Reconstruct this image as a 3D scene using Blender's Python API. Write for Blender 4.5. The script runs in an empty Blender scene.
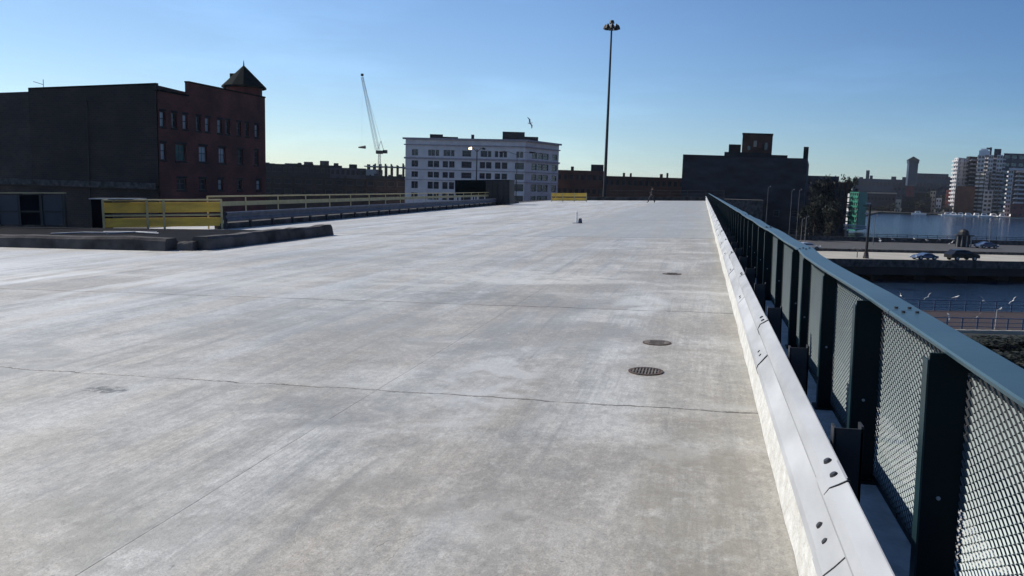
import bpy, bmesh, math, random
from mathutils import Vector, Matrix
random.seed(7)
R = math.radians
SC = bpy.context.scene
COL = SC.collection

# ------------------------------------------------------------------ camera
F, EYE = 800.0, 1.5
YAW = math.atan(191/800*math.cos(R(7)))
PIT = math.atan(98/800)
D = Matrix.Rotation(R(-1.7), 4, 'Y')          # cross fall of the roadway deck
fw = Vector((-math.sin(YAW)*math.cos(PIT), math.cos(YAW)*math.cos(PIT), -math.sin(PIT)))
rt = Vector((math.cos(YAW), math.sin(YAW), 0)); up = rt.cross(fw)
D3 = D.to_3x3()
CAM = D3 @ Vector((0, 0, EYE))
FW, RT, UP = D3@fw, D3@rt, D3@up
cd = bpy.data.cameras.new('camera'); cam = bpy.data.objects.new('camera', cd); COL.objects.link(cam)
cd.sensor_width = 36; cd.lens = F/1024*36; cd.clip_end = 30000; cd.clip_start = 0.05
m = Matrix.Identity(4)
for i, v in enumerate((RT, UP, -FW)):
    for j in range(3): m[j][i] = v[j]
m.translation = CAM
cam.matrix_world = m
SC.camera = cam
SC.render.resolution_x, SC.render.resolution_y = 1024, 576

# ------------------------------------------------------------------ light
SUN_AZ, SUN_EL = -75.0, 40.0                   # azimuth measured from +Y, negative to the left
w = bpy.data.worlds.new('World'); SC.world = w; w.use_nodes = True
nt = w.node_tree; nt.nodes.clear()
sky = nt.nodes.new('ShaderNodeTexSky'); sky.sky_type = 'NISHITA'; sky.sun_disc = False
sky.sun_elevation = R(SUN_EL); sky.sun_rotation = R(SUN_AZ)
sky.air_density = 1.0; sky.dust_density = 0.0; sky.ozone_density = 2.0
bg = nt.nodes.new('ShaderNodeBackground'); bg.inputs[1].default_value = 0.081
wo = nt.nodes.new('ShaderNodeOutputWorld')
# clear air glows towards the sun and deepens away from it
tcw = nt.nodes.new('ShaderNodeTexCoord'); dp = nt.nodes.new('ShaderNodeVectorMath'); dp.operation = 'DOT_PRODUCT'
dp.inputs[1].default_value = (math.sin(R(SUN_AZ)), math.cos(R(SUN_AZ)), 0); nt.links.new(tcw.outputs['Generated'], dp.inputs[0])
mrw = nt.nodes.new('ShaderNodeMapRange'); mrw.inputs[1].default_value = -1; mrw.inputs[2].default_value = 1
nt.links.new(dp.outputs['Value'], mrw.inputs[0])
crw = nt.nodes.new('ShaderNodeValToRGB'); nt.links.new(mrw.outputs[0], crw.inputs[0])
els = crw.color_ramp.elements; els[0].position = 0; els[0].color = (.20,.27,.40,1); els[1].position = .92; els[1].color = (.58,.635,.71,1)
for p_, c_ in ((.45,(.29,.41,.58,1)),(.715,(.52,.62,.76,1))): e_ = els.new(p_); e_.color = c_
mxw = nt.nodes.new('ShaderNodeVectorMath'); mxw.operation = 'MULTIPLY'; nt.links.new(sky.outputs[0], mxw.inputs[0]); nt.links.new(crw.outputs[0], mxw.inputs[1])
mx2 = nt.nodes.new('ShaderNodeVectorMath'); mx2.operation = 'SCALE'; mx2.inputs['Scale'].default_value = 2.0; nt.links.new(mxw.outputs[0], mx2.inputs[0])
# very faint high cirrus
mpw = nt.nodes.new('ShaderNodeMapping'); mpw.inputs['Scale'].default_value = (1.2,1.2,7); mpw.inputs['Rotation'].default_value = (.12,.05,.4); nt.links.new(tcw.outputs['Generated'], mpw.inputs[0])
nw = nt.nodes.new('ShaderNodeTexNoise'); nw.inputs['Scale'].default_value = 2.6; nw.inputs['Detail'].default_value = 7; nw.inputs['Roughness'].default_value = .6; nt.links.new(mpw.outputs[0], nw.inputs[0])
mrc = nt.nodes.new('ShaderNodeMapRange'); mrc.inputs[1].default_value = .5; mrc.inputs[2].default_value = .75; mrc.inputs[3].default_value = 1.0; mrc.inputs[4].default_value = 1.14; nt.links.new(nw.outputs[0], mrc.inputs[0])
mx3 = nt.nodes.new('ShaderNodeVectorMath'); mx3.operation = 'SCALE'; nt.links.new(mx2.outputs[0], mx3.inputs[0]); nt.links.new(mrc.outputs[0], mx3.inputs['Scale'])
nt.links.new(mx3.outputs[0], bg.inputs[0]); nt.links.new(bg.outputs[0], wo.inputs[0])
sd = bpy.data.lights.new('sun', 'SUN'); sd.energy = 5.0; sd.angle = R(0.5); sd.color = (1, 0.93, 0.83)
sun = bpy.data.objects.new('sun', sd); COL.objects.link(sun)
sv = Vector((math.sin(R(SUN_AZ))*math.cos(R(SUN_EL)), math.cos(R(SUN_AZ))*math.cos(R(SUN_EL)), math.sin(R(SUN_EL))))
sun.rotation_euler = (-sv).to_track_quat('-Z', 'Y').to_euler()
vs = SC.view_settings; vs.view_transform = 'Standard'; vs.look = 'None'; vs.gamma = 1; vs.exposure = 0.0

# ------------------------------------------------------------------ helpers
def P(x, y, d):
    return CAM + (FW*F + RT*(x-512) + UP*(288-y))*(d/F)
def PZ(x, y, z):
    r = FW*F + RT*(x-512) + UP*(288-y)
    return CAM + r*((z-CAM.z)/r.z)
def XY(x, d):
    p = P(x, 192, d); return Vector((p.x, p.y, 0))
def ZT(x, y, d): return P(x, y, d).z

BF = [(0,1,2,3),(7,6,5,4),(0,4,5,1),(1,5,6,2),(2,6,7,3),(3,7,4,0)]
class MB:
    def __init__(s): s.v = []; s.f = []; s.mi = []
    def add(s, vs, fs, mi=0):
        o = len(s.v); s.v += [tuple(v) for v in vs]
        for f in fs: s.f.append([i+o for i in f]); s.mi.append(mi)
        return s
    def box(s, a, b, mi=0, M=None):
        x0, y0, z0 = a; x1, y1, z1 = b
        vs = [Vector(p) for p in ((x0,y0,z0),(x1,y0,z0),(x1,y1,z0),(x0,y1,z0),(x0,y0,z1),(x1,y0,z1),(x1,y1,z1),(x0,y1,z1))]
        if M: vs = [M@v for v in vs]
        return s.add(vs, [(0,3,2,1),(4,5,6,7),(0,1,5,4),(1,2,6,5),(2,3,7,6),(3,0,4,7)], mi)
    def bar(s, a, b, w, h=None, mi=0):          # rectangular bar from a to b
        h = h or w; a = Vector(a); b = Vector(b); d = (b-a); L = d.length; d.normalize()
        u = Vector((0,0,1)) if abs(d.z) < .95 else Vector((0,1,0))
        sx = d.cross(u).normalized(); sz = sx.cross(d)
        vs = []
        for p in (a, b):
            for i, j in ((-1,-1),(1,-1),(1,1),(-1,1)): vs.append(p+sx*i*w/2+sz*j*h/2)
        return s.add(vs, [(0,1,2,3),(7,6,5,4),(0,4,5,1),(1,5,6,2),(2,6,7,3),(3,7,4,0)], mi)
    def tube(s, pts, r, n=8, mi=0, cap=True):
        pts = [Vector(p) for p in pts]
        rr = r if isinstance(r, (list, tuple)) else [r]*len(pts)
        vs = []; fs = []
        for k, p in enumerate(pts):
            d = (pts[min(k+1, len(pts)-1)]-pts[max(k-1, 0)]).normalized()
            u = Vector((0,0,1)) if abs(d.z) < .95 else Vector((0,1,0))
            sx = d.cross(u).normalized(); sz = sx.cross(d)
            for i in range(n):
                a = 2*math.pi*i/n; vs.append(p+(sx*math.cos(a)+sz*math.sin(a))*rr[k])
        for k in range(len(pts)-1):
            for i in range(n):
                j = (i+1) % n; fs.append((k*n+i, k*n+j, (k+1)*n+j, (k+1)*n+i))
        if cap: fs += [tuple(range(n))[::-1], tuple(range((len(pts)-1)*n, len(pts)*n))]
        return s.add(vs, fs, mi)
    def prism(s, poly, z0, z1, mi=0):           # vertical prism on an XY outline
        n = len(poly)
        vs = [(p[0], p[1], z0) for p in poly]+[(p[0], p[1], z1) for p in poly]
        ar = sum(poly[i][0]*poly[(i+1)%n][1]-poly[(i+1)%n][0]*poly[i][1] for i in range(n))
        fs = [tuple(range(n))[::-1], tuple(range(n, 2*n))]+[(i, (i+1)%n, n+(i+1)%n, n+i) for i in range(n)]
        if ar < 0: fs = [f[::-1] for f in fs]
        return s.add(vs, fs, mi)
    def loft(s, prof, ys, mi=0, closed=True):   # XZ outline swept along Y
        n = len(prof); vs = [(x, y, z) for y in ys for x, z in prof]; fs = []
        for k in range(len(ys)-1):
            for i in range(n if closed else n-1):
                j = (i+1) % n; fs.append((k*n+i, k*n+j, (k+1)*n+j, (k+1)*n+i))
        if closed: fs += [tuple(range(n)), tuple(range((len(ys)-1)*n, len(ys)*n))[::-1]]
        return s.add(vs, fs, mi)
    def mesh(s, name, mats):
        me = bpy.data.meshes.new(name); me.from_pydata(s.v, [], s.f)
        for mt in (mats if isinstance(mats, (list, tuple)) else [mats]): me.materials.append(mt)
        for p, i in zip(me.polygons, s.mi): p.material_index = i
        me.update(); return me
    def obj(s, name, mats, parent=None, smooth=False, M=None, bevel=0):
        me = s.mesh(name, mats)
        if smooth:
            for p in me.polygons: p.use_smooth = True
        return link(name, me, parent, M, bevel)

def link(name, me, parent=None, M=None, bevel=0):
    o = bpy.data.objects.new(name, me); COL.objects.link(o)
    if parent: o.parent = parent
    if M is not None: o.matrix_local = M
    if bevel:
        b = o.modifiers.new('bevel', 'BEVEL'); b.width = bevel; b.segments = 2; b.limit_method = 'ANGLE'
    return o
def tag(o, label, cat, group=None):
    o['label'] = label; o['category'] = cat
    if group: o['group'] = group
    return o
def thing(name, label, cat, M=None, group=None):
    o = bpy.data.objects.new(name, None); COL.objects.link(o); o.empty_display_size = .2
    if M is not None: o.matrix_world = M
    return tag(o, label, cat, group)
def struct(o): o['kind'] = 'structure'; return o
def stuff(o): o['kind'] = 'stuff'; return o
def T(x, y=0, z=0): return Matrix.Translation(Vector((x, y, z)))
def RZ(a): return Matrix.Rotation(a, 4, 'Z')
def copy_tree(o, M, label=None, group=None, parent=None):
    c = o.copy(); COL.objects.link(c)
    if parent: c.parent = parent
    else:
        c.matrix_world = M
        if label: c['label'] = label
        if group: c['group'] = group
    for ch in [q for q in COL.objects if q.parent == o]: copy_tree(ch, None, parent=c)
    return c

# ------------------------------------------------------------------ materials
def mat(name, col, rough=.8, var=.15, scale=3, metal=0, bump=0, bscale=None, col2=None, stretch=None, detail=6, spec=None):
    mt = bpy.data.materials.new(name); mt.use_nodes = True; t = mt.node_tree; b = t.nodes['Principled BSDF']
    b.inputs['Roughness'].default_value = rough; b.inputs['Metallic'].default_value = metal
    if spec is not None: b.inputs['Specular IOR Level'].default_value = spec
    tc = t.nodes.new('ShaderNodeTexCoord'); mp = t.nodes.new('ShaderNodeMapping')
    t.links.new(tc.outputs['Object'], mp.inputs[0])
    if stretch: mp.inputs['Scale'].default_value = stretch
    n = t.nodes.new('ShaderNodeTexNoise'); n.inputs['Scale'].default_value = scale; n.inputs['Detail'].default_value = detail
    t.links.new(mp.outputs[0], n.inputs[0])
    cr = t.nodes.new('ShaderNodeValToRGB'); c2 = col2 or tuple(c*(1-var) for c in col)
    c1 = tuple(min(1, c*(1+var)) for c in col) if not col2 else col
    cr.color_ramp.elements[0].position = .32; cr.color_ramp.elements[1].position = .68
    cr.color_ramp.elements[0].color = (*c2, 1); cr.color_ramp.elements[1].color = (*c1, 1)
    t.links.new(n.outputs[0], cr.inputs[0]); t.links.new(cr.outputs[0], b.inputs['Base Color'])
    if bump:
        n2 = t.nodes.new('ShaderNodeTexNoise'); n2.inputs['Scale'].default_value = bscale or scale*6; n2.inputs['Detail'].default_value = 8
        t.links.new(mp.outputs[0], n2.inputs[0])
        bp = t.nodes.new('ShaderNodeBump'); bp.inputs['Strength'].default_value = bump; bp.inputs['Distance'].default_value = .02
        t.links.new(n2.outputs[0], bp.inputs['Height']); t.links.new(bp.outputs[0], b.inputs['Normal'])
    return mt

def brick_mat(name, c1, c2, mortar, sc=1.0):
    mt = bpy.data.materials.new(name); mt.use_nodes = True; t = mt.node_tree; b = t.nodes['Principled BSDF']
    b.inputs['Roughness'].default_value = .9
    tc = t.nodes.new('ShaderNodeTexCoord'); sp = t.nodes.new('ShaderNodeSeparateXYZ'); t.links.new(tc.outputs['Object'], sp.inputs[0])
    ad = t.nodes.new('ShaderNodeMath'); ad.operation = 'ADD'; t.links.new(sp.outputs[0], ad.inputs[0]); t.links.new(sp.outputs[1], ad.inputs[1])
    cb = t.nodes.new('ShaderNodeCombineXYZ'); t.links.new(ad.outputs[0], cb.inputs[0]); t.links.new(sp.outputs[2], cb.inputs[1])
    br = t.nodes.new('ShaderNodeTexBrick'); br.inputs['Scale'].default_value = sc
    br.inputs['Color1'].default_value = (*c1, 1); br.inputs['Color2'].default_value = (*c2, 1); br.inputs['Mortar'].default_value = (*mortar, 1)
    br.inputs['Brick Width'].default_value = .5; br.inputs['Row Height'].default_value = .2; br.inputs['Mortar Size'].default_value = .02
    t.links.new(cb.outputs[0], br.inputs[0])
    n = t.nodes.new('ShaderNodeTexNoise'); n.inputs['Scale'].default_value = .25; n.inputs['Detail'].default_value = 8; t.links.new(tc.outputs['Object'], n.inputs[0])
    cr = t.nodes.new('ShaderNodeValToRGB'); cr.color_ramp.elements[0].position = .35; cr.color_ramp.elements[1].position = .7
    cr.color_ramp.elements[0].color = (.55,.55,.58,1); cr.color_ramp.elements[1].color = (1.25,1.2,1.15,1)
    t.links.new(n.outputs[0], cr.inputs[0])
    mx = t.nodes.new('ShaderNodeMix'); mx.data_type = 'RGBA'; mx.blend_type = 'MULTIPLY'; mx.inputs[0].default_value = 1
    t.links.new(br.outputs[0], mx.inputs[6]); t.links.new(cr.outputs[0], mx.inputs[7]); t.links.new(mx.outputs[2], b.inputs['Base Color'])
    return mt

def deck_mat():
    mt = bpy.data.materials.new('deck_concrete'); mt.use_nodes = True; t = mt.node_tree; b = t.nodes['Principled BSDF']
    N, L = t.nodes.new, t.links.new
    tc = N('ShaderNodeTexCoord'); co = tc.outputs['Object']
    sp = N('ShaderNodeSeparateXYZ'); L(co, sp.inputs[0]); X, Y = sp.outputs[0], sp.outputs[1]
    def noise(scale, stretch=(1,1,1), detail=6, rough=.55, rot=0, dist=0):
        mp = N('ShaderNodeMapping'); mp.inputs['Scale'].default_value = stretch; mp.inputs['Rotation'].default_value = (0,0,rot); L(co, mp.inputs[0])
        n = N('ShaderNodeTexNoise'); n.inputs['Scale'].default_value = scale; n.inputs['Detail'].default_value = detail
        n.inputs['Roughness'].default_value = rough; n.inputs['Distortion'].default_value = dist; L(mp.outputs[0], n.inputs[0]); return n.outputs[0]
    def mr(v, a, c, lo=0, hi=1, smooth=False):
        m_ = N('ShaderNodeMapRange'); m_.inputs[1].default_value = a; m_.inputs[2].default_value = c; m_.inputs[3].default_value = lo; m_.inputs[4].default_value = hi
        if smooth: m_.interpolation_type = 'SMOOTHSTEP'
        L(v, m_.inputs[0]); return m_.outputs[0]
    def ma(op, a, c=None, clamp=False):
        m_ = N('ShaderNodeMath'); m_.operation = op; m_.use_clamp = clamp
        for i, q in enumerate((a, c)):
            if q is None: continue
            if isinstance(q, (int, float)): m_.inputs[i].default_value = q
            else: L(q, m_.inputs[i])
        return m_.outputs[0]
    def mix(fac, a, c, mode='MIX'):
        m_ = N('ShaderNodeMix'); m_.data_type = 'RGBA'; m_.blend_type = mode
        if isinstance(fac, (int, float)): m_.inputs[0].default_value = fac
        else: L(fac, m_.inputs[0])
        for i, q in ((6, a), (7, c)):
            if isinstance(q, tuple): m_.inputs[i].default_value = (*q, 1)
            else: L(q, m_.inputs[i])
        return m_.outputs[2]
    big = noise(.35, (1,.55,1), 5, .6, dist=.5)
    col = mix(mr(big, .42, .58), (.42,.375,.32), (.54,.50,.445))
    # traffic polishing plus painted sheen at left: long soft streaks along the roadway, slightly slanted
    st1 = noise(1.1, (1.0,.07,1), 5, .6, rot=.05)
    lft = mr(X, -11, -2, 1, .55)
    col = mix(ma('MULTIPLY', mr(st1, .48, .60, 0, .95), lft), col, (.62,.605,.585))
    st2 = noise(2.6, (1,.05,1), 6, .7, rot=-.03)
    col = mix(mr(st2, .38, .52, .55, 0), col, (.25,.24,.225))
    wash = noise(.9, (.25,1.0,1), 5, .65, dist=1)
    col = mix(mr(wash, .5, .62, 0, .6), col, (.58,.55,.515))
    brown = noise(.5, (1,1,1), 5, .6, dist=.8)
    col = mix(ma('MULTIPLY', mr(brown, .44, .58, 0, .8), mr(X, -6, -.5, .2, 1)), col, (.31,.27,.225))
    blot = noise(2.2, (1,.8,1), 8, .7)
    col = mix(mr(blot, .38, .50, .45, 0), col, (.24,.228,.21))
    md = noise(14, (1,.7,1), 6, .75)
    col = mix(mr(md, .41, .53, .28, 0), col, (.2,.188,.17))
    g2 = noise(42, (1,.6,1), 5, .8)
    col = mix(mr(g2, .38, .48, .34, 0), col, (.13,.122,.11)); col = mix(mr(g2, .55, .64, 0, .28), col, (.70,.67,.62))
    col = mix(mr(md, .54, .64, 0, .35), col, (.62,.60,.56))
    # fine broom texture and grit
    br = noise(34, (1,.035,1), 4, .7)
    col = mix(ma('MULTIPLY', mr(br, .42, .54, .24, 0), mr(noise(.9,(1,.5,1),4), .42, .56, .1, 1)), col, (.17,.165,.155))
    fine = noise(95, (1,1,1), 6, .8)
    col = mix(mr(fine, .40, .53, .42, 0), col, (.12,.115,.105))
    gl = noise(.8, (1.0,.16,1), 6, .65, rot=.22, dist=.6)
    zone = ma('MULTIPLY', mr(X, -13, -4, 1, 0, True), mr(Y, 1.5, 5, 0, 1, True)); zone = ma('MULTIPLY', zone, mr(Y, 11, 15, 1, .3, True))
    col = mix(ma('MULTIPLY', mr(gl, .45, .57, 0, .9), zone), col, (.66,.65,.64))  # glare streaks painted into the colour on the left side
    tyr = noise(5.5, (1,.025,1), 3, .6, rot=.06)
    col = mix(ma('MULTIPLY', mr(tyr, .56, .66, 0, .4), mr(noise(.6,(1,.4,1),4), .45, .58)), col, (.17,.165,.16))
    spk = noise(22, (1,1,1), 3, .6)
    col = mix(mr(spk, .70, .74, 0, .55), col, (.08,.08,.08))
    # resurfaced panel beyond the third joint, beside the longitudinal seam
    pan = ma('MULTIPLY', ma('GREATER_THAN', Y, 25.6), mr(ma('ADD', X, mr(noise(.3),0,1,-.3,.3)), -5.5, -5.3))
    col = mix(ma('MULTIPLY', pan, .65), col, (.30,.297,.285))
    # transverse and longitudinal seams, wandering a little, patchy
    wob = mr(noise(.9, (1,1,1), 6, .7), .2, .8, -.09, .09)
    patch = noise(2.5, (1,1,1), 5, .6)
    def line(v, c, wd, s, wb=wob):
        d_ = ma('ABSOLUTE', ma('SUBTRACT', ma('ADD', v, wb), c))
        return ma('MULTIPLY', mr(d_, wd*.4, wd, s, 0), mr(patch, .36, .5, .3, 1))
    seams = None
    for v, c, wd, s in ((Y,5.5,.015,.8),(Y,10.05,.04,.5),(Y,14.6,.05,.15),(Y,19.5,.07,.15),(Y,25.6,.14,.55),(Y,40,.15,.25),(Y,55,.2,.25),
                        (X,-2.35,.005,.4),(X,-9.2,.05,.15),(X,-13,.07,.2)):
        q = line(v, c, wd, s, wob if v == Y and c < 12 else mr(noise(.5),0,1,-.015,.015))
        seams = q if seams is None else ma('MAXIMUM', seams, q)
    # a pale band of dried cement beside the near joint, and dark stain after the second
    halo = ma('MULTIPLY', mr(ma('ABSOLUTE', ma('SUBTRACT', ma('ADD', Y, wob), 5.62)), .02, .12, .35, 0), mr(patch, .42, .6))
    col = mix(halo, col, (.5,.49,.46))
    dk = ma('MULTIPLY', mr(ma('ABSOLUTE', ma('SUBTRACT', Y, 10.3)), .1, .9, .5, 0, True), mr(noise(.7, (1,.8,1), 5), .42, .62))
    col = mix(dk, col, (.2,.19,.18))
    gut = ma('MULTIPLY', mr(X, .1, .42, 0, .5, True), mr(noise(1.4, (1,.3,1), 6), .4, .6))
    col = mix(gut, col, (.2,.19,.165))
    # pale streaks and patch repairs
    pw = ma('MULTIPLY', mr(ma('ABSOLUTE', ma('SUBTRACT', Y, 12.2)), .3, 1.7, .75, 0, True), mr(noise(1.2, (.35,1.2,1), 5, .6), .5, .62))
    col = mix(ma('MULTIPLY', pw, .7), col, (.54,.52,.485))
    def spot(cx, cy, rx, ry, amt, c, lo=.42, hi=.55, sc=3.5):
        dx = ma('DIVIDE', ma('SUBTRACT', X, cx), rx); dy = ma('DIVIDE', ma('SUBTRACT', Y, cy), ry)
        d2 = ma('ADD', ma('MULTIPLY', dx, dx), ma('MULTIPLY', dy, dy))
        return mix(ma('MULTIPLY', mr(d2, .3, 1, amt, 0, True), mr(noise(sc, (1,1,1), 6, .65, dist=.6), lo, hi)), col, c)
    col = spot(-.75, 10.6, .45, 1.0, .5, (.56,.55,.53), sc=2.0); col = spot(-3.2, 13.5, 2.6, 1.3, .5, (.56,.53,.475)); col = spot(-3.0, 10.9, 1.6, .9, .65, (.21,.20,.18))
    col = spot(-4.35, 5.05, .22, .12, .9, (.10,.095,.085), sc=12)
    col = spot(-2.2, 8.2, 1.9, 1.6, .5, (.25,.24,.225), sc=1.6); col = spot(-6.5, 5.6, 1.6, 1.0, .5, (.24,.235,.225), sc=1.8); col = spot(-2.6, 2.9, .8, .9, .45, (.25,.235,.205), sc=2.2)
    col = spot(-4.9, 8.5, 1.5, 1.8, .4, (.25,.245,.235), sc=1.4); col = spot(-1.6, 5.9, .5, 1.6, .4, (.62,.61,.6), sc=1.8); col = spot(-7.5, 17, 4, 2.5, .4, (.27,.265,.255), sc=.9); col = spot(-2.6, 4.9, .9, .5, .5, (.2,.19,.18)); col = spot(-1.3, 3.6, .9, .35, .5, (.22,.2,.175))
    col = spot(.0, 3.9, .35, 1.6, .55, (.23,.205,.165)); col = spot(-.15, 4.6, .28, .3, .25, (.5,.48,.45), sc=5); col = spot(-.9, 3.4, .5, .35, .3, (.5,.48,.45), sc=3)
    # hairline cracks
    vo = N('ShaderNodeTexVoronoi'); vo.feature = 'DISTANCE_TO_EDGE'; vo.inputs['Scale'].default_value = .38
    mp = N('ShaderNodeMapping'); L(co, mp.inputs[0]); vm = N('ShaderNodeVectorMath'); vm.operation = 'ADD'
    nn = N('ShaderNodeTexNoise'); nn.inputs['Scale'].default_value = 1.2; nn.inputs['Detail'].default_value = 6; L(co, nn.inputs[0])
    L(mp.outputs[0], vm.inputs[0]); L(nn.outputs[1], vm.inputs[1]); L(vm.outputs[0], vo.inputs[0])
    crk = ma('MULTIPLY', mr(vo.outputs[0], 0, .002, .3, 0), mr(noise(.8), .55, .65))
    seams = ma('MAXIMUM', seams, crk)
    col = mix(seams, col, (.045,.043,.04))
    gm = N('ShaderNodeVectorMath'); gm.operation = 'MULTIPLY'; gm.inputs[1].default_value = (1.10,1.135,1.125); L(col, gm.inputs[0])
    mn = N('ShaderNodeVectorMath'); mn.operation = 'MINIMUM'; mn.inputs[1].default_value = (.86,.85,.83); L(gm.outputs[0], mn.inputs[0]); L(mn.outputs[0], b.inputs['Base Color'])
    rg = ma('SUBTRACT', mr(st1, .3, .7, .55, .38), ma('MULTIPLY', seams, -.3)); L(rg, b.inputs['Roughness'])
    b.inputs['Specular IOR Level'].default_value = .38
    h = ma('ADD', ma('MULTIPLY', fine, .5), ma('MULTIPLY', blot, 1.2)); h = ma('SUBTRACT', h, ma('MULTIPLY', seams, 1.5))
    bp = N('ShaderNodeBump'); bp.inputs['Strength'].default_value = .5; bp.inputs['Distance'].default_value = .014
    L(h, bp.inputs['Height']); L(bp.outputs[0], b.inputs['Normal'])
    return mt

def water_mat():
    mt = bpy.data.materials.new('river_water'); mt.use_nodes = True; t = mt.node_tree; b = t.nodes['Principled BSDF']
    b.inputs['Base Color'].default_value = (.010,.022,.045,1); b.inputs['Roughness'].default_value = .12; b.inputs['IOR'].default_value = 1.33
    tc = t.nodes.new('ShaderNodeTexCoord'); mp = t.nodes.new('ShaderNodeMapping'); mp.inputs['Scale'].default_value = (.35,1,1)
    t.links.new(tc.outputs['Object'], mp.inputs[0])
    n = t.nodes.new('ShaderNodeTexNoise'); n.inputs['Scale'].default_value = .9; n.inputs['Detail'].default_value = 8; n.inputs['Roughness'].default_value = .6
    t.links.new(mp.outputs[0], n.inputs[0])
    bp = t.nodes.new('ShaderNodeBump'); bp.inputs['Strength'].default_value = .9; bp.inputs['Distance'].default_value = .45
    t.links.new(n.outputs[0], bp.inputs['Height']); t.links.new(bp.outputs[0], b.inputs['Normal'])
    return mt

M_ = dict(
 deck=deck_mat(), water=water_mat(),
 curb=mat('curb_paint', (.62,.62,.59), .85, .12, 9, bump=.8, bscale=24, col2=(.47,.46,.42)),
 galv=mat('galvanised_steel', (.37,.38,.39), .6, .2, 4, metal=.1, bump=.12, bscale=14, stretch=(1,.35,1)), galvblue=mat('shade_toned_galvanised', (.09,.105,.14), .7, .2, 3),  # galvblue: shade on the left guardrail put into the steel colour
 galv_dark=mat('weathered_galvanised', (.03,.032,.038), .65, .25, 5, metal=.3),
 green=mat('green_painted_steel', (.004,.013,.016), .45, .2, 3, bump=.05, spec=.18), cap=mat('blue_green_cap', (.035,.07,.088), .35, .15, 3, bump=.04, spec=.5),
 mesh=mat('expanded_metal', (.055,.08,.085), .38, .12, 8, metal=.25), flange=mat('sunlit_green_steel', (.012,.032,.038), .4, .3, 6, spec=.35),  # flange: lighter copy of the post green, sunlight put into the colour
 bolt=mat('dark_bolt', (.05,.05,.055), .5, .1, metal=.5),
 black=mat('black_metal', (.008,.008,.010), .55, .2),
 concrete=mat('grey_concrete', (.3,.3,.29), .85, .25, 1.5, bump=.5),
 dkconcrete=mat('stained_concrete', (.075,.072,.072), .95, .5, 1.6, bump=.8, spec=.15),
 yellow=mat('yellow_board', (.80,.52,.07), .6, .2, 1.2, stretch=(1,1,4), col2=(.52,.33,.06)),
 cream=mat('cream_rail', (.42,.37,.2), .6, .15),
 brickred=brick_mat('red_brick', (.19,.045,.04), (.14,.036,.033), (.11,.06,.055)),
 brickold=brick_mat('old_dark_brick', (.042,.028,.026), (.022,.017,.018), (.05,.038,.035), .7),  # near-black brick colour, mottled at random
 brickbrown=brick_mat('brown_brick', (.13,.055,.035), (.10,.045,.03), (.07,.05,.045)),
 darkstone=mat('dark_stone', (.018,.019,.024), .9, .35, .4, bump=.3),
 dkwall=mat('weathered_dark_wall', (.028,.03,.038), .95, .5, .25, bump=.3, stretch=(1,1,2.5)),
 white=mat('white_terracotta', (.80,.68,.64), .8, .1, .5, bump=.2),
 trim=mat('grey_stone_trim', (.42,.34,.35), .8, .15, 1),
 cladwhite=mat('white_cladding', (.55,.54,.55), .6, .1, .4),
 cladgrey=mat('grey_cladding', (.045,.045,.058), .7, .3, .3),
 cladred=mat('red_brown_cladding', (.15,.05,.05), .8, .2, .5),
 cladtan=mat('tan_cladding', (.42,.36,.28), .8, .2, .5),
 cladblue=mat('haze_blue_cladding', (.018,.034,.068), .7, .15, .05),  # blue of distant haze mixed into the wall colour
 cladgreen=mat('green_sheathing', (.012,.19,.125), .6, .15, .3),
 copper=mat('green_roofing', (.006,.012,.013), .95, .3, 1, spec=.1),
 tar=mat('roof_tar', (.025,.025,.03), .9, .3, .5),
 glass=mat('window_glass', (.035,.045,.06), .12, .3, .3, spec=.8),
 paleglass=mat('sky_reflection_glass', (.36,.42,.46), .3, .4, .4, spec=.8),  # sky reflection painted in as a pale base colour
 aqua=mat('aqua_window_glass', (.05,.13,.13), .15, .4, .5, spec=.8),
 frame=mat('window_frame', (.06,.06,.065), .6, .1), dullglass=mat('dusty_glass', (.02,.02,.026), .5, .4, .3, spec=.3),
 asphalt=mat('asphalt', (.06,.06,.062), .9, .2, .5, bump=.3),
 palepave=mat('pale_pavement', (.36,.34,.29), .85, .12, .3),
 ground=mat('city_ground', (.03,.032,.028), .95, .4, .03),
 bark=mat('bark', (.07,.05,.04), .95, .3, 4),
 leaf=mat('foliage', (.008,.013,.008), .8, .45, .6),
 wood=mat('weathered_planks', (.035,.024,.025), .9, .3, 2, stretch=(.2,3,1)),
 rust=mat('rusty_iron', (.10,.06,.045), .85, .4, 14, bump=.5, col2=(.05,.045,.042)),
 iron=mat('cast_iron', (.13,.11,.095), .7, .4, 20, bump=.5),
 hole=mat('drain_pit', (.008,.008,.008), .9, .1),
 carblack=mat('black_car_paint', (.005,.005,.007), .3, .1, spec=.35),
 carblue=mat('blue_grey_car_paint', (.06,.09,.16), .3, .1, spec=.8),
 carsilver=mat('silver_car_paint', (.45,.47,.5), .3, .05, metal=.5),
 rubber=mat('rubber', (.02,.02,.02), .8, .1),
 gullw=mat('white_feathers', (.75,.74,.72), .7, .05), gullg=mat('grey_feathers', (.28,.29,.31), .7, .1),
 skin=mat('skin', (.35,.2,.14), .6, .05), cloth=mat('dark_cloth', (.018,.018,.022), .9, .2), jeans=mat('dark_trousers', (.03,.03,.04), .9, .2),
 lampgrey=mat('dull_lamp_post', (.16,.16,.17), .7, .1),
 boat=mat('white_hull', (.75,.75,.74), .35, .05), cranem=mat('crane_steel', (.32,.32,.33), .6, .1),
 lampglow=mat('lamp_lens', (.8,.8,.75), .2, .02),
 pit=mat('dark_pit_liner', (.008,.009,.013), 1, .4, 2, spec=.05),
)
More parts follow.
